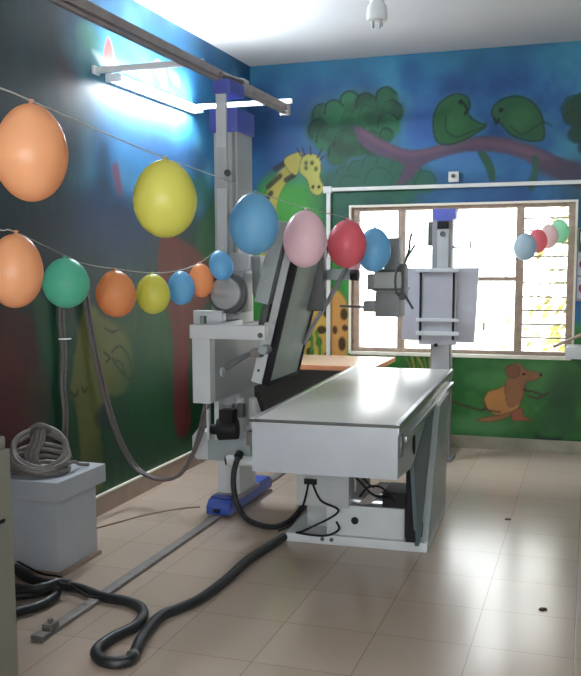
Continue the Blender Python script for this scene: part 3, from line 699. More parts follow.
# housing: a shallow open tray standing on edge
hz0, hz1 = .745, 1.175
b = B(); add_box(b, (-2.03, 4.53, hz0), (-1.925, 4.60, hz1), .006); hou = obj('housing_front', b, W, t)
b = B(); add_prism(b, [(4.60, hz0), (4.60, hz1 - .03), (5.6, hz1 - .03), (5.6, hz0 + .01)], 'x', -1.975, -1.93, .003); obj('housing_side', b, M['traygrey'], t)
b = B(); add_box(b, (-1.975, 4.60, hz1 - .045), (-1.915, 5.0, hz1), .004); obj('housing_lip', b, W, t)
b = B(); add_tube(b, [(-1.935, 4.70, .90), (-1.9, 5.0, .96), (-1.78, 5.2, 1.01)], .016, seg=10); ro = obj('push_rod', b, M['midgrey'], t)
b = B(); add_cyl(b, (-1.95, 4.70, .90), (-1.915, 4.70, .90), .026, bev=.003); obj('rod_pivot', b, M['sidegrey'], ro)
b = B(); add_cyl(b, (-1.935, 4.66, 1.105), (-1.935, 4.95, 1.112), .008, seg=8); obj('slot_rod', b, M['darkgrey'], t)
# top arm from the housing to the panel hinge
b = B(); add_box(b, (-2.03, 4.50, 1.10), (-1.60, 4.56, hz1), .006); arm = obj('hinge_arm', b, W, t)
b = B(); add_cyl(b, (-1.625, 4.49, 1.125), (-1.625, 4.6, 1.125), .014, bev=.003); obj('hinge_pin', b, M['darkgrey'], arm)
# tilted panel
def tilt(x, y, z): return Vector((x, y, z))
PB = Vector((-1.695, 0, .835)); ang = math.radians(14.2); U = Vector((math.sin(ang), 0, math.cos(ang))); N = Vector((math.cos(ang), 0, -math.sin(ang)))
def slab(n0, n1, u0, u1, y0, y1, bev=.004):
    """box in the panel's own axes: n across its thickness, u up its length"""
    t_ = bmesh.new(); bmesh.ops.create_cube(t_, size=1); nm = (n0 + n1) / 2; um = (u0 + u1) / 2; ym = (y0 + y1) / 2
    for v in t_.verts:
        v.co = PB + N * (nm + v.co.x * (n1 - n0)) + Vector((0, ym + v.co.y * (y1 - y0), 0)) + U * (um + v.co.z * (u1 - u0))
    if bev: bmesh.ops.bevel(t_, geom=t_.edges[:], offset=bev, segments=2, profile=.7, affect='EDGES')
    b_ = B(); merge(b_, t_); return b_
y0p, y1p = 4.78, 5.32
pan = obj('cassette_panel', slab(-.012, .012, 0, .82, y0p, y1p), M['face'], t)
b = slab(-.02, .02, -.012, .012, y0p - .01, y1p + .01, .003)
for a_ in (slab(-.02, .02, 0, .83, y0p - .014, y0p + .012, .003), slab(-.02, .02, 0, .83, y1p - .012, y1p + .014, .003), slab(-.02, .02, .81, .83, y0p, y1p, .003)): merge(b, a_)
obj('panel_rim', b, M['black'], pan)
obj('side_rail', slab(-.085, -.022, -.012, .33, y0p - .012, y0p + .05), W, t)
sr = obj('side_strip', slab(-.065, -.022, .33, .82, y0p - .012, y0p + .05), G, t)
for uu in (.06, .26):
    c = PB + N * -.055 + U * uu; b = B(); add_cyl(b, (c.x, y0p - .018, c.z), (c.x, y0p - .01, c.z), .008, seg=10); obj('screw', b, M['darkgrey'], t)
obj('back_housing', slab(-.165, -.085, .43, .885, y0p - .03, y1p - .1, .006), M['sidegrey'], t)
obj('panel_backing', slab(-.05, -.013, .02, .8, y0p + .05, y1p - .02), M['midgrey'], t)
obj('back_bar', slab(-.13, -.09, .3, .43, y0p + .02, y1p - .2), M['darkgrey'], t)
b = B(); add_cyl(b, (-1.68, 4.68, 1.03), (-1.68, 5.0, 1.03), .026, bev=.004); obj('pivot_drum', b, M['sidegrey'], t)
b = B(); add_box(b, (-1.76, 4.70, .985), (-1.70, 4.78, 1.03), .01); obj('clamp', b, M['dullsteel'], t)
# dark shield behind the pink balloon, with its strut
q0 = atY(300, 250, 5.22); q1 = atY(324, 311, 5.22)
b = B(); add_box(b, (q0.x, 5.2, q1.z), (q1.x, 5.28, 1.66), .006); obj('shield_plate', b, M['darkgrey'], t)
b = B(); add_tube(b, [atY(304, 344, 5.3), atY(315, 322, 5.3), atY(330, 298, 5.3), atY(346, 268, 5.3), atY(352, 252, 5.3)], .022, seg=10, flat=.6); obj('support_strut', b, M['midgrey'], t)
# arm and x-ray tube head
yh = 5.42
qa = atY(262, 270, yh); qb = atY(352, 275, yh)
b = B(); add_box(b, (-1.95, yh - .035, qb.z - .03), (qb.x, yh + .035, qb.z + .035), .006); arm2 = obj('tube_arm', b, M['sidegrey'], t)
b = B(); add_box(b, (-2.1, 5.27, qb.z - .12), (-1.9, 5.5, qb.z + .12), .012); obj('arm_carriage', b, G, t)
qk = atY(357, 275, yh); b = B(); add_cyl(b, (qk.x - .03, yh - .04, qk.z), (qk.x + .02, yh - .04, qk.z), .032, bev=.006); obj('arm_lock', b, M['black'], arm2)
def pb(x0, y0, x1, y1, ya, yb, m, name, par, bev=.006):
    a = atY(x0, y0, ya); c = atY(x1, y1, ya)
    return obj(name, bx((min(a.x, c.x), ya, min(a.z, c.z)), (max(a.x, c.x), yb, max(a.z, c.z)), bev), m, par)
hd = pb(374, 272, 402, 292, 5.33, 5.52, M['collim'], 'tube_head', t)
pb(384, 238, 399, 273, 5.36, 5.48, M['collimdark'], 'tube_housing', hd)
pb(375, 292, 400, 317, 5.35, 5.5, M['collimdark'], 'collimator', hd)
pb(372, 269, 401, 272, 5.32, 5.53, M['darkgrey'], 'housing_band', hd); pb(372, 288, 403, 291, 5.32, 5.53, M['darkgrey'], 'housing_band', hd)
pb(367, 274, 375, 290, 5.37, 5.46, M['collimdark'], 'head_bracket', hd)
pb(363, 301, 376, 312, 5.38, 5.46, M['collimdark'], 'lamp_box', hd)
a = atY(340, 306, 5.42); c = atY(364, 307, 5.42); b = B(); add_cyl(b, a, c, .007, seg=8); obj('centring_rod', b, M['darkgrey'], hd)
pb(399, 264, 404, 300, 5.34, 5.46, M['darkgrey'], 'control_panel', hd)
a = atY(399, 281, 5.32); b = B()
tt = bmesh.new(); 
pts = [a + Vector((math.cos(k / 24 * 2 * PI) * .022, 0, math.sin(k / 24 * 2 * PI) * .085)) for k in range(25)]
tt.free(); add_tube(b, pts, .007, seg=8, smooth=False); obj('hand_grip', b, M['darkgrey'], hd)
for P_ in ([(404, 266), (407, 258), (413, 248), (415, 245)], [(405, 262), (409, 250), (410, 240), (412, 233)], [(402, 292), (407, 299), (413, 309)]):
    b = B(); add_tube(b, [atY(x, y, 5.36) for x, y in P_], .007, seg=8); obj('head_wire', b, M['darkgrey'], hd)
# below the housing
for x0, x1, ya in ((206, 209, 4.75), (214, 219, 4.8)):
    a = atY(x0, 400, ya); c = atY(x1, 440, ya); obj('guide_rod', bx((a.x, ya, c.z), (c.x, ya + .03, a.z), .003), W, t)
for x, r in ((240, .03), (255, .038)):
    a = atY(x, 398, 4.95); c = atY(x, 436, 4.95); b = B(); add_cyl(b, a, (a.x, c.y, c.z), r, bev=.004); obj('drive_cylinder', b, G, t)
a = atY(226, 430, 4.78); b = B(); add_cyl(b, a + Vector((-.05, 0, 0)), a + Vector((.065, .02, .01)), .062, seg=28, bev=.008); mo = obj('motor', b, M['black'], t)
b = B(); add_cyl(b, a + Vector((-.09, 0, 0)), a + Vector((-.05, 0, 0)), .03, bev=.004); obj('shaft', b, M['black'], mo)
b = B(); add_box(b, a + Vector((-.03, -.03, .05)), a + Vector((.05, .05, .12)), .008); obj('terminal_box', b, M['black'], mo)
pb(222, 404, 232, 420, 4.9, 4.96, M['midgrey'], 'motor_mount', t)
pb(236, 404, 243, 418, 4.85, 4.9, M['darkgrey'], 'sensor_block', t)
b = B(); add_tube(b, [atY(257, 392, 4.7), atY(262, 408, 4.7), atY(268, 424, 4.7)], .012, seg=8); obj('black_rod', b, M['black'], t)
b = B(); add_box(b, atY(246, 446, 4.85), atY(262, 430, 4.93), .01); obj('joint_block', b, M['dullsteel'], t)

# cable from the stand to the table
t = thing('stand_cable', 'thick grey-black cable looping from the blue trolley column to the table base', 'cable', (-1.85, 4.9, 0))
P_ = [atY(238, 457, 4.84), atY(234, 472, 4.83), atY(234, 490, 4.82), atY(239, 508, 4.81), atZ(250, 521, .02), atZ(272, 527, .02), atZ(290, 521, .02), atY(302, 508, 4.66), atY(309, 497, 4.66), atY(311, 490, 4.66)]
b = B(); add_tube(b, P_, .017, seg=10, ridge=.07, step=.007); obj('sheath', b, M['rubber'], t)
b = B(); add_cyl(b, P_[0], P_[0] + Vector((0, .03, .015)), .024); obj('plug', b, M['black'], t)

# ================================================================= X-RAY TABLE
TH = .8
tl = thing('x_ray_table', 'grey x-ray table with pale glossy top on a low white base in the room centre', 'x-ray table', (-1.14, 4.97, 0), math.radians(2.0))
tw, ta, tb_ = .34, -1.12, 1.06
TMX = world(tl)
def tobj(name, b, m, par=None, **k): return obj(name, b, m, par or tl, keep=True, **k)
top = tobj('tabletop', bx((-tw + .02, ta, TH - .018), (tw - .02, tb_, TH), .005), M['top'])
b = B(); add_box(b, (-tw, ta, TH - .045), (-tw + .022, tb_, TH + .004), .004); tobj('edge_rail', b, M['steel'])
b = B(); add_box(b, (tw - .022, ta, TH - .045), (tw, tb_, TH + .004), .004); tobj('edge_rail', b, M['steel'])
b = B(); add_box(b, (-tw - .003, ta - .006, TH - .012), (tw + .003, ta + .004, TH + .002), .002); tobj('front_edging', b, M['darkgrey'])
b = B(); add_box(b, (-tw + .01, ta - .002, .56), (tw - .005, ta + .03, TH - .014), .006); tobj('end_panel', b, M['tablegrey'])
# side panels : deep at the near end, tapering at the far end
side = [(ta, .56), (ta, TH - .045), (tb_, TH - .045), (tb_, .70), (.25, .62), (-.62, .53), (-.7, .52)]
for sx in (-1, 1):
    xx = sx * (tw - .01); b = B(); add_prism(b, side, 'x', min(xx, xx - sx * .02), max(xx, xx - sx * .02), .003); tobj('side_panel', b, M['sidegrey'])
b = B(); add_box(b, (tw - .008, ta + .14, TH - .1), (tw + .012, tb_ - .05, TH - .075), .004); tobj('accessory_rail', b, M['steel'])
b = B(); add_box(b, (tw - .01, ta + .01, .66), (tw + .012, ta + .045, TH - .045), .004); tobj('corner_bracket', b, M['darkgrey'])
b = B(); add_prism(b, [(-.66, .60), (-.66, .655), (-.63, .67), (-.61, .64), (-.61, .59), (-.63, .575)], 'x', tw - .008, tw - .002); tobj('side_slot', b, M['black'])
b = B(); add_box(b, (-tw + .02, ta + .03, .70), (tw - .02, tb_ - .02, TH - .02)); tobj('under_frame', b, M['darkgrey'])
# leg plates
b = B(); add_prism(b, [(-.62, .53), (-.42, .05), (-.34, .05), (.16, .70), (-.10, .70)], 'x', tw - .028, tw - .008, .003); tobj('inner_leg_plate', b, M['legdark'])
b = B(); add_prism(b, [(-.36, .003), (.13, .70), (.56, .71), (.46, .003)], 'x', tw - .006, tw + .028, .004); lp = tobj('leg_plate', b, M['sidegrey'])
b = B(); add_prism(b, [(.13, .70), (.13, .712), (.56, .722), (.56, .708)], 'x', tw - .02, tw + .03); tobj('leg_plate_cap', b, M['white'], None)
b = B(); add_box(b, (tw - .07, -.46, .08), (tw - .02, -.4, .52), .004); tobj('lift_guide', b, M['black'])
# base
b = B(); add_box(b, (-tw - .055, -.36, 0), (tw + .03, .44, .05), .006); base = tobj('base_plate', b, M['white'])
for x in (-.19, -.14): 
    b = B(); add_cyl(b, (x, -.368, .03), (x, -.355, .03), .011, seg=10); tobj('base_bolt', b, M['darkgrey'], base)
b = B(); add_box(b, (-.32, -.2, .05), (-.04, .2, .6), .006); lift = tobj('lift_column', b, M['panelgrey'])
b = B(); add_box(b, (-.34, -.34, .2), (-.05, -.2, .43), .006); tobj('junction_housing', b, M['panelgrey'])
b = B(); add_box(b, (-.295, -.352, .32), (-.225, -.338, .35), .003); tobj('cable_gland', b, M['black'])
b = B(); add_cyl(b, (-.10, -.345, .39), (-.10, -.338, .39), .008, seg=10); tobj('front_screw', b, M['darkgrey'])
b = B(); add_box(b, (-.5, -.1, .4), (-.34, .12, .42), .004); add_box(b, (-.5, -.1, .32), (-.48, -.06, .42), .004); tobj('limit_bracket', b, M['darkgrey'])
b = B(); add_prism(b, [(-.16, .05), (-.1, .05), (.16, .34), (.1, .34)], 'y', -.3, -.26, .003); tobj('scissor_arm', b, M['dullsteel'])
b = B(); add_box(b, (-.175, -.33, .05), (.245, -.3, .215), .004); add_box(b, (-.175, -.3, .05), (-.155, -.08, .215), .004); mb = tobj('motor_cover', b, M['white'])
b = B(); add_cyl(b, (-.02, -.334, .135), (-.02, -.328, .135), .02, seg=20); tobj('cover_hole', b, M['black'], mb)
b = B(); add_box(b, (.12, -.31, .06), (.295, -.06, .295), .02); dm = tobj('drive_motor', b, M['black'])
b = B(); add_box(b, (.245, -.33, .06), (.29, -.1, .25), .008); tobj('motor_flange', b, M['black'], dm)
b = B(); add_cyl(b, (.12, -.22, .215), (-.14, -.22, .215), .045, seg=24, bev=.006); tobj('actuator', b, M['steel'])
b = B(); add_box(b, (.285, -.3, .06), (.33, -.2, .12), .006); tobj('motor_foot', b, M['black'], dm)
for P_ in ([(-.04, -.32, .39), (.02, -.34, .34), (.09, -.34, .28), (.18, -.3, .27)], [(-.0, -.3, .26), (.06, -.36, .33), (.13, -.36, .33), (.19, -.33, .25)], [(-.02, -.28, .4), (.05, -.3, .33), (.12, -.26, .28), (.14, -.2, .24)],
           [(-.25, -.345, .33), (-.2, -.36, .24), (-.1, -.38, .19), (-.28, -.40, .08), (-.32, -.40, .065), (-.17, -.4, .06), (-.10, -.37, .09), (-.12, -.33, .12)],
           [(-.27, -.345, .33), (-.30, -.36, .2), (-.36, -.37, .1), (-.43, -.38, .06)]):
    b = B(); add_tube(b, P_, .006, seg=8); tobj('base_wire', b, M['black'])

# ================================================================= CHEST STAND
yc = 6.88
t = thing('chest_stand', 'grey chest x-ray stand with square bucky board in front of the window', 'x-ray stand', (-1.05, yc, 0))
a = atY(433, 216, yc); c = atY(453, 368, yc)
b = B(); add_box(b, (-1.125, yc, .03), (-.975, yc + .1, 1.89), .005); colm = obj('column', b, M['midgrey'], t)
b = B(); add_box(b, (-1.085, yc - .008, 1.3), (-1.0, yc, 1.83), .003); obj('channel_cover', b, G, colm)
b = B(); add_box(b, (-1.115, yc - .01, .4), (-.985, yc, .9), .003); obj('lower_cover', b, G, colm)
a = atY(433, 209, yc); c = atY(456, 221, yc)
b = B(); add_prism(b, [(a.x, a.z), (c.x, a.z), (c.x, c.z + .02), (c.x - .04, c.z), (a.x + .04, c.z), (a.x, c.z + .02)], 'y', yc - .02, yc + .12, .004); cap = obj('column_cap', b, M['bluecap'], t)
b = B(); add_box(b, (-1.085, yc - .024, c.z - .055), (-1.0, yc - .004, c.z), .006); obj('pulley_cover', b, M['black'], cap)
q = atY(443, 234, yc); b = B(); add_cyl(b, (q.x, yc - .024, q.z), (q.x, yc - .008, q.z), .02); obj('lock_knob', b, M['darkgrey'], colm)
b = B(); add_box(b, (-1.16, yc + .02, 1.62), (-1.12, yc + .06, 1.8), .004); obj('cord_bracket', b, M['darkgrey'], colm)
q = atY(458, 247, yc); b = B(); add_cyl(b, (-.98, yc + .03, q.z), (-.9, yc + .03, q.z), .007, seg=8); obj('side_pin', b, M['darkgrey'], colm)
p0 = atY(402, 268, yc - .1); p1 = atY(475, 343, yc - .1)
b = B(); add_prism(b, [(p0.x, p1.z + .012), (p0.x + .02, p0.z), (p1.x + .015, p0.z), (p1.x - .01, p1.z)], 'y', yc - .1, yc - .04, .004); brd = obj('bucky_board', b, M['lavender'], t)
i0 = atY(419, 270, yc - .12); i1 = atY(456, 343, yc - .12)
obj('cassette_tray', bx((i0.x, yc - .125, i1.z - .015), (i1.x, yc - .1, i0.z), .003), M['lavender'], t)
for x in (420.5, 453.5):
    q = atY(x, 300, yc - .13); obj('tray_guide', bx((q.x - .008, yc - .135, i1.z + .02), (q.x + .008, yc - .125, i0.z - .02), .002), M['black'], t)
for y0_, y1_ in ((268, 272), (318, 322), (331, 336)):
    a = atY(416, y0_, yc - .14); c = atY(459, y1_, yc - .14); obj('tray_bar', bx((a.x, yc - .155, c.z), (c.x, yc - .125, a.z), .004), M['white'], t)
q = atY(436, 345, yc - .13); b = B(); add_cyl(b, (q.x, yc - .145, q.z), (q.x, yc - .1, q.z), .014, seg=14); obj('release_knob', b, M['black'], t)
b = B(); add_box(b, (-1.1, yc - .05, 1.0), (-1.0, yc, 1.2)); obj('board_mount', b, M['darkgrey'], t)
b = B(); add_box(b, (-1.15, yc - .03, 0), (-.95, yc + .15, .03), .006); obj('foot_plate', b, M['midgrey'], t)

# ================================================================= DESK BEHIND
t = thing('wooden_desk', 'plain wooden desk with orange edge against the wall behind the tilted panel', 'desk', (-1.9, 6.8, 0))
obj('desk_top', bx((-2.62, 6.46, .722), (-1.46, 7.2, .75), .003), M['desktop'], t)
b = B(); add_box(b, (-2.622, 6.452, .715), (-1.458, 6.462, .751), .002); add_box(b, (-1.462, 6.462, .715), (-1.455, 7.2, .751), .002); obj('edge_banding', b, M['wood'], t)
for x, y in ((-2.58, 6.5), (-1.54, 6.5), (-2.58, 7.15), (-1.54, 7.15)): obj('leg', bx((x - .02, y - .02, 0), (x + .02, y + .02, .722), .003), M['darkgrey'], t)
b = B(); add_box(b, (-2.6, 6.9, .12), (-1.52, 6.92, .715), .003); obj('under_desk_shade', b, M['darkgrey'], t)  # dark sheet standing in for the shade under the desk

# ================================================================= WHITE BOX + COIL
t = thing('control_box', 'pale grey painted metal box with overhanging lid by the left wall', 'box', (-2.54, 3.92, 0))
bx0, bx1, by0, by1 = -2.72, -2.375, 3.70, 4.12
obj('body', bx((bx0 + .01, by0 + .025, 0), (bx1 - .012, by1 - .03, .38), .006), M['box'], t)
obj('lid', bx((bx0, by0 - .01, .375), (bx1 + .015, by1 + .03, .47), .008), M['box'], t)
obj('plinth', bx((bx0 + .02, by0 + .02, 0), (bx1 + .006, by1 - .02, .02), .003), M['base_l'], t)
cc = Vector((-2.56, 3.86, .47))
t = thing('cable_coil', 'coiled grey cable tied at the top and lying on the pale metal box', 'cable', cc)
rr = random.Random(5)
def ring(c, R, tiltv, az, r, ph=0, turns=1.0, sq=1.0):
    pts = []; n = int(40 * turns); rot = Matrix.Rotation(az, 3, 'Z') @ Matrix.Rotation(tiltv, 3, 'X')
    for k in range(n + 1):
        a_ = ph + 2 * PI * k / 40; w = R * (1 + .03 * math.sin(3 * a_ + ph))
        pts.append(c + rot @ Vector((w * math.cos(a_), w * sq * math.sin(a_), .004 * math.sin(5 * a_))))
    return pts
azc = math.radians(33)
for k, (R_, dz, tv) in enumerate(((.138, .022, 0), (.125, .045, 6), (.140, .06, 12), (.132, .08, 18), (.138, .105, 30), (.130, .125, 38), (.122, .13, 44))):
    b = B(); tvr = math.radians(tv)
    zc = cc.z + max(dz, .012 + R_ * math.sin(tvr)) 
    add_tube(b, ring(Vector((cc.x + rr.uniform(-.006, .006), cc.y + rr.uniform(-.008, .008), zc)), R_, tvr, azc, .011, ph=rr.uniform(0, 6)), .011, seg=8, smooth=False)
    obj('loop', b, M['greycable'], t)
back = Matrix.Rotation(azc, 3, 'Z') @ Vector((0, 1, 0))
tp = cc + back * .09 + Vector((0, 0, .20))
b = B(); add_tube(b, [tp + Vector((-.035, -.01, -.04)), tp + Vector((-.03, -.02, .0)), tp + Vector((0, -.02, .025)), tp + Vector((.04, -.01, .02)), tp + Vector((.05, .01, -.01))], .016, seg=10); obj('tie', b, M['tie'], t)
for dx in (-.025, .0, .022, .04):
    b = B(); add_tube(b, [tp + Vector((dx, -.01, .01)), tp + Vector((dx - .005, -.03, -.06)), tp + Vector((dx - .015, -.07, -.12)), cc + Vector((dx - .01, -.03, .02))], .009, seg=8); obj('strand', b, M['greycable'], t)
b = B(); add_tube(b, [cc + Vector((.12, .0, .04)), cc + Vector((.145, .07, .05)), cc + Vector((.13, .15, .02)), cc + Vector((.16, .19, .012))], .009, seg=8); obj('tail', b, M['greycable'], t)

# cables on the left wall
xw = XL + .022
def wall_pts(L_, off=xw): return [atX(x, y, off) for x, y in L_]
t = thing('wall_cable', 'straight pair of dusty cables down the wall to the coil, under the teal balloon', 'cable', (xw, 4.45, .5))
for dx, r in ((0, .009), (3.2, .008)):
    b = B(); add_tube(b, wall_pts([(60.5 + dx * .8, 262), (60 + dx, 320), (62.5 + dx, 352), (61.5 + dx, 385), (64 + dx, 415), (63.5 + dx, 440), (68 + dx, 458)]), r, seg=8); obj('cable', b, M['wallcable'], t)
b = B(); a = atX(63, 339, xw); add_tube(b, [a + Vector((.012, -.06, .004)), a + Vector((.014, 0, 0)), a + Vector((.012, .06, -.003))], .004, seg=6); obj('cable_clip', b, M['fixture'], t)
t = thing('hanging_cable', 'sagging pair of grey cables from the wall to the tilted panel housing', 'cable', (-2.6, 5.2, .1))
for k, d in enumerate((0, 3.5)):
    P_ = [atX(83 + d, 290, xw), atX(88 + d, 325, xw), atX(95 + d, 360, xw + .01), atX(106 + d, 405, xw + .03), atX(118 + d, 440, xw + .06), atX(133 + d, 466, xw + .10),
          atY(150 + d, 477.5, 4.95), atY(166 + d * .6, 480 - d * .4, 4.9), atY(180 + d * .3, 474, 4.86), atY(192 + d * .3, 455, 4.82), atY(200 + d, 428, 4.78), atY(206 + d, 400, 4.75)]
    b = B(); add_tube(b, P_, .010, seg=8); obj('cable', b, M['wallcable'], t)

# ================================================================= BLACK HOSES
def zpts(L_, z): return [atZ(x, y, z) for x, y in L_]
t = thing('floor_hose', 'long black corrugated hose snaking across the tiles from the table base', 'hose', (-1.7, 3.3, 0))
b = B(); P_ = zpts([(14, 568), (34, 580), (55, 585), (78, 588), (100, 596), (125, 601), (140, 607), (143, 616), (134, 627), (112, 638), (97, 650), (100, 659), (114, 663), (128, 661), (134, 655), (142, 638), (160, 617), (178, 609), (200, 599), (225, 581), (247, 561), (268, 547), (284, 537)], .024)
add_tube(b, P_, .023, seg=12, ridge=.05, step=.009, n=12); obj('hose_body', b, M['rubber'], t)
q = atZ(133, 656, .024); b = B(); add_cyl(b, q + Vector((-.004, -.012, 0)), q + Vector((.004, .012, 0)), .0255, seg=16); obj('joint_band', b, M['dullsteel'], t)
b = B(); add_tube(b, zpts([(15, 560), (40, 573), (60, 577), (72, 586), (88, 596), (104, 598)], .05), .005, seg=6); obj('loose_wire', b, M['black'], t)
t = thing('short_hose', 'black hose loop crumpled beside the beige cabinet', 'hose', (-2.3, 3.5, 0))
b = B(); add_tube(b, zpts([(0, 618), (20, 611), (38, 606), (54, 597), (56, 590), (46, 590), (30, 594), (12, 596)], .024), .021, seg=12, ridge=.05, step=.009); obj('hose_body', b, M['rubber'], t)
t = thing('upper_hose', 'black hose lying on top of the others in front of the pale box', 'hose', (-2.5, 3.6, 0))
b = B(); add_tube(b, [atZ(-10, 578, .06), atZ(12, 586, .06), atZ(30, 589, .065), atZ(46, 586, .07), atZ(58, 582, .07), atZ(70, 583, .065)], .019, seg=12, ridge=.05, step=.009); obj('hose_body', b, M['rubber'], t)
t = thing('floor_wire', 'thin brown wire curving over the tiles beside the left skirting', 'wire', (-2.3, 4.9, 0))
b = B(); add_tube(b, zpts([(96, 528), (115, 523), (140, 516), (165, 511), (185, 508), (200, 507)], .005), .005, seg=6); obj('wire_run', b, M['base_l'], t)

# ================================================================= LEFT CABINET
pc = atY(13, 520, 2.55)
t = thing('filing_cabinet', 'beige metal cabinet cut off by the left edge of the picture', 'cabinet', (pc.x - .2, 2.3, 0))
cz = atY(10, 439, 2.55).z
obj('body', bx((pc.x - .45, 2.0, 0), (pc.x, 2.55, cz - .03), .008), M['cabinet'], t)
obj('cabinet_top', bx((pc.x - .46, 1.99, cz - .03), (pc.x - .012, 2.545, cz + .012), .012), M['cabinet'], t)
q = atX(2, 521, pc.x); obj('handle', bx((pc.x - .002, q.y - .07, q.z - .006), (pc.x + .006, q.y + .01, q.z + .006), .002), M['black'], t)

# ================================================================= RIGHT EDGE: POSTER, SHELF
px0, pz1 = atY(572, 233, YB).x + .0, atY(575, 228, YB).z; pz0 = atY(575, 301, YB).z
t = thing('wall_poster', 'framed health poster with dark header at the right edge beside the window', 'poster', (.25, YB - .02, 1.4))
pw = .62
obj('poster_board', bx((WX1 + e + .004, YB - .012, pz0), (WX1 + pw, YB, pz1), .003), M['midgrey'], t)
M['header'] = mat('poster_header', srgb(14, 62, 62), .5); M['pic'] = mat('poster_picture', srgb(170, 168, 180), .5, noise=.2, scale=18); M['picred'] = mat('poster_spot', srgb(120, 40, 50), .5, noise=.3, scale=30)
M['letter'] = mat('poster_letter', srgb(210, 225, 225), .5)
zs = [pz1 - .005, pz1 - .18, (pz1 - .18 + pz0) / 2, pz0 + .01]
x0 = WX1 + e + .012
obj('header', bx((x0, YB - .014, zs[1]), (WX1 + pw - .01, YB - .012, zs[0])), M['header'], t)
for k in range(3):
    for j in (1, 2):
        xa_ = x0 + k * .19; pj = obj('picture', bx((xa_, YB - .014, zs[j + 1] + .01), (xa_ + .18, YB - .012, zs[j] - .008)), M['pic'], t)
        b = B(); add_sphere(b, (xa_ + .055, YB - .013, (zs[j] + zs[j + 1]) / 2), .05, (1, .06, .9)); obj('spot', b, M['picred'], pj)
b = B(); zm = zs[1] + .05; xm = x0 + .016
add_tube(b, [(xm, YB - .016, zm + .10), (xm, YB - .016, zm + .04), (xm + .008, YB - .016, zm + .012), (xm + .03, YB - .016, zm), (xm + .05, YB - .016, zm + .012)], .006, seg=6); obj('letter', b, M['letter'], t)
q0 = atY(566, 346, 7.28); q1 = atY(581, 358, 7.28)
t = thing('wall_ledge', 'white ledge jutting in at the right edge below the poster', 'shelf', (.2, 7.3, q1.z))
obj('ledge_board', bx((q0.x, 7.16, q1.z), (.5, YB, q0.z), .012), M['white'], t)
b = B(); add_cyl(b, atY(553, 347, 7.2), atY(590, 331, 7.2), .012, seg=10); obj('arm', b, M['brownframe'], t)
obj('support', bx((.0, 7.25, q1.z - .1), (.45, YB, q1.z), .01), M['white'], t)

# ================================================================= BALLOONS
def egg_profile(R, Hh):
    """round bottom, slightly drawn-in top ending in the neck; z=0 at the centre"""
    pr = []
    for k in range(25):
        a_ = PI * k / 24; z = -math.cos(a_); r = math.sin(a_) * (1 - .07 * z * (1 if z > 0 else .3)); pr.append((R * r, Hh * z))
    pr[0] = (0, -Hh); pr[-1] = (R * .05, Hh * 1.0); return pr
def balloon(px, py, rx, ry, dist, colr, label, grp, tiltx=0):
    d = ray(px, py).normalized(); c = CAM + d * dist
    foc = F * 1.0; depth = dist / math.sqrt(((px - CX) / F) ** 2 + ((py - CY) / F) ** 2 + 1)
    R = rx * depth / foc; Hh = ry * depth / foc
    t_ = thing('balloon', label, 'balloon', c, 0, grp)
    b = B(); add_lathe(b, egg_profile(R, Hh), seg=36, c=c); obj('skin', b, BM[colr], t_)
    b = B(); add_lathe(b, [(0, Hh * .985), (R * .07, Hh * 1.0), (R * .045, Hh * 1.035), (R * .1, Hh * 1.08), (R * .06, Hh * 1.09), (0, Hh * 1.07)], seg=14, c=c); obj('knot', b, BM[colr], t_)
    t_.rotation_euler = (rr.uniform(-.05, .05), tiltx, rr.uniform(0, 6))
    return c + Vector((0, 0, Hh * 1.05))
G1, G2, G3 = 'balloons on the upper string', 'balloons on the lower string', 'balloons in front of the window'
balloon(31, 153, 36.5, 48, 2.75, 'orange', 'largest orange balloon, hanging at the upper left on the high string', G1)
balloon(165, 199, 32, 38.5, 3.25, 'yellow', 'large yellow balloon hanging below the lit tube', G1)
balloon(254, 224, 25, 30.5, 4.05, 'blue', 'large blue balloon in front of the tall column', G1)
balloon(305, 239, 22, 28.5, 4.5, 'pink', 'large pink balloon beside the red one, above the tilted panel', G1)
balloon(347, 244, 19.5, 24, 4.95, 'red', 'large red balloon between the pink and blue balloons', G1)
balloon(374, 250, 17, 22, 5.2, 'blue', 'blue balloon half behind the red one, by the tube head', G1)
balloon(352, 261, 9, 13, 5.6, 'pink', 'small pink balloon peeking out under the red one', G1)
LB = [(15, 271, 28, 37, 3.35, 'orange', 'orange balloon cut by the left edge, on the low string', .06), (66, 283, 23.5, 25, 4.05, 'teal', 'teal green balloon between two orange ones', 0), (116, 294, 20, 23.5, 4.5, 'deeporange', 'orange balloon between the teal and the small yellow one', 0),
      (153, 294, 17, 20, 4.8, 'yellow', 'small yellow balloon on the low string', 0), (181, 288, 14, 17, 5.05, 'blue', 'small blue balloon between yellow and orange ones', 0), (201, 280.5, 12.5, 17, 5.15, 'deeporange', 'smallest orange balloon, between two small blue ones', -.1),
      (221, 265.5, 12, 15, 5.1, 'blue', 'small blue balloon at the end of the low string, against the tall column', -.25)]
for x, y, rx, ry, dd, cl, lb_, tx in LB: balloon(x, y, rx, ry, dd, cl, lb_, G2, tx)
for x, y, rx, ry, dd, cl, lb_ in ((559, 231.5, 10, 12, 7.35, 'mint', 'pale green balloon at the right end, against the window'), (548.5, 236.5, 9.5, 12, 7.25, 'hazepink', 'pale pink balloon between the green and red ones by the window'),
                                  (537.5, 241, 9.5, 12, 7.15, 'hazered', 'small red balloon against the window'), (525, 247, 11.5, 13.5, 7.02, 'paleblue', 'pale grey-blue balloon in front of the window mullion')):
    balloon(x, y, rx, ry, dd, cl, lb_, G3)

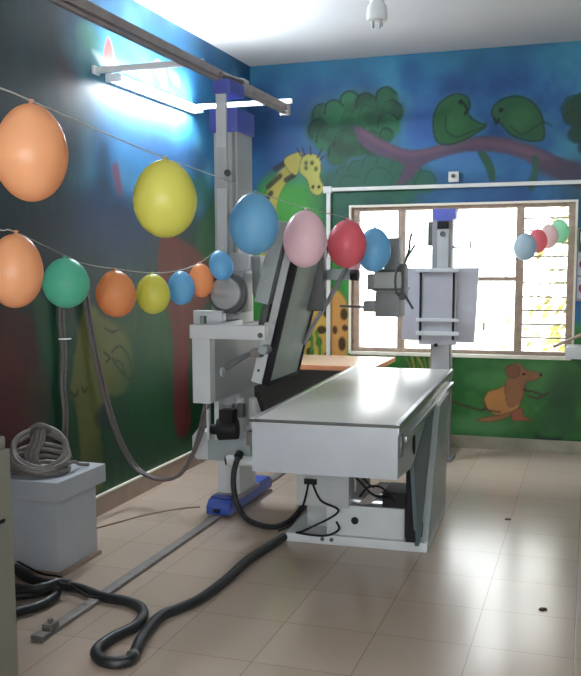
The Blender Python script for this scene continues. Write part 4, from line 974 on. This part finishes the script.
def at_d(x, y, d): return CAM + ray(x, y).normalized() * d
def string(name, P_, r, label):
    b = B(); add_tube(b, P_, r, seg=6, n=8); return tag(obj(name, b, M['string'], origin=P_[0]), label, 'string')
string('balloon_string', [at_d(-60, 68, 2.55), at_d(0, 88, 2.65), at_d(32, 101, 2.76), at_d(100, 131, 3.0), at_d(165, 158, 3.26), at_d(215, 176, 3.6), at_d(254, 191, 4.05), at_d(305, 208, 4.5), at_d(347, 218, 4.95), at_d(374, 226, 5.2), at_d(366, 236, 5.45), at_d(352, 246, 5.6)], .0022, 'white string sloping down from the upper left over the large balloons')
string('balloon_string', [at_d(-50, 220, 3.1), at_d(0, 230, 3.3), at_d(15, 232, 3.36), at_d(66, 256, 4.06), at_d(85, 264, 4.3), at_d(116, 269, 4.52), at_d(153, 273, 4.81), at_d(181, 270, 5.06), at_d(201, 262, 5.16), at_d(216, 250.5, 5.12), at_d(223, 247, 5.2)], .0022, 'white string sagging under the upper one, carrying the smaller balloons')
string('balloon_string', [at_d(518, 233, 6.95), at_d(525, 232.5, 7.02), at_d(537.5, 228, 7.15), at_d(548.5, 224, 7.25), at_d(559, 218.8, 7.35), at_d(574, 212, 7.55)], .002, 'fine string holding four balloons in front of the window')

# floor chips
for x, y, lb_ in ((508, 519, 'dark chip on the floor tile seam nearest the table'), (543, 609, 'dark chip lying on the tiles at the lower right')):
    q = atZ(x, y, .003); b = B(); add_prism(b, [(q.x - .018, q.y - .01), (q.x - .004, q.y - .02), (q.x + .018, q.y - .004), (q.x + .012, q.y + .014), (q.x - .01, q.y + .012)], 'z', 0, .006, .001)
    tag(obj('floor_chip', b, M['chip'], origin=q), lb_, 'debris')

# ================================================================= LIGHT
w = bpy.data.worlds.new('outdoor_sky'); scene.world = w; w.use_nodes = True; nt = w.node_tree
bg = nt.nodes['Background']; bg.inputs['Color'].default_value = (.96, .98, 1, 1); bg.inputs['Strength'].default_value = 9.0
def area(name, loc, rot, sx, sy, power, col):
    l = bpy.data.lights.new(name, 'AREA'); l.shape = 'RECTANGLE'; l.size = sx; l.size_y = sy; l.energy = power; l.color = col
    o_ = bpy.data.objects.new(name, l); COL.objects.link(o_); o_.location = loc; o_.rotation_euler = rot; return o_
area('rear_fill_light', (0, YF + .02, 1.65), (PI / 2, 0, 0), 3.6, 1.6, 76, (.97, .98, 1))  # added fill lamp, brightens the room from behind the viewer

# ================================================================= CAMERA
cam = bpy.data.cameras.new('camera'); co = bpy.data.objects.new('camera', cam); COL.objects.link(co)
cam.sensor_fit = 'HORIZONTAL'; cam.sensor_width = 36; cam.lens = F / 581 * 36
cam.shift_x = (290.5 - CX) / 581; cam.shift_y = (CY - 338) / 581
cam.clip_start = .05
R3 = Matrix([[RM[0][i], -RM[1][i], -RM[2][i]] for i in range(3)])
co.matrix_world = Matrix.Translation(CAM) @ R3.to_4x4()
scene.camera = co
vs_ = scene.view_settings; vs_.view_transform = 'Standard'; vs_.look = 'None'; vs_.gamma = 1; vs_.exposure = 0.0; vs_.use_curve_mapping = False
scene.cycles.max_bounces = 8; scene.cycles.use_denoising = True
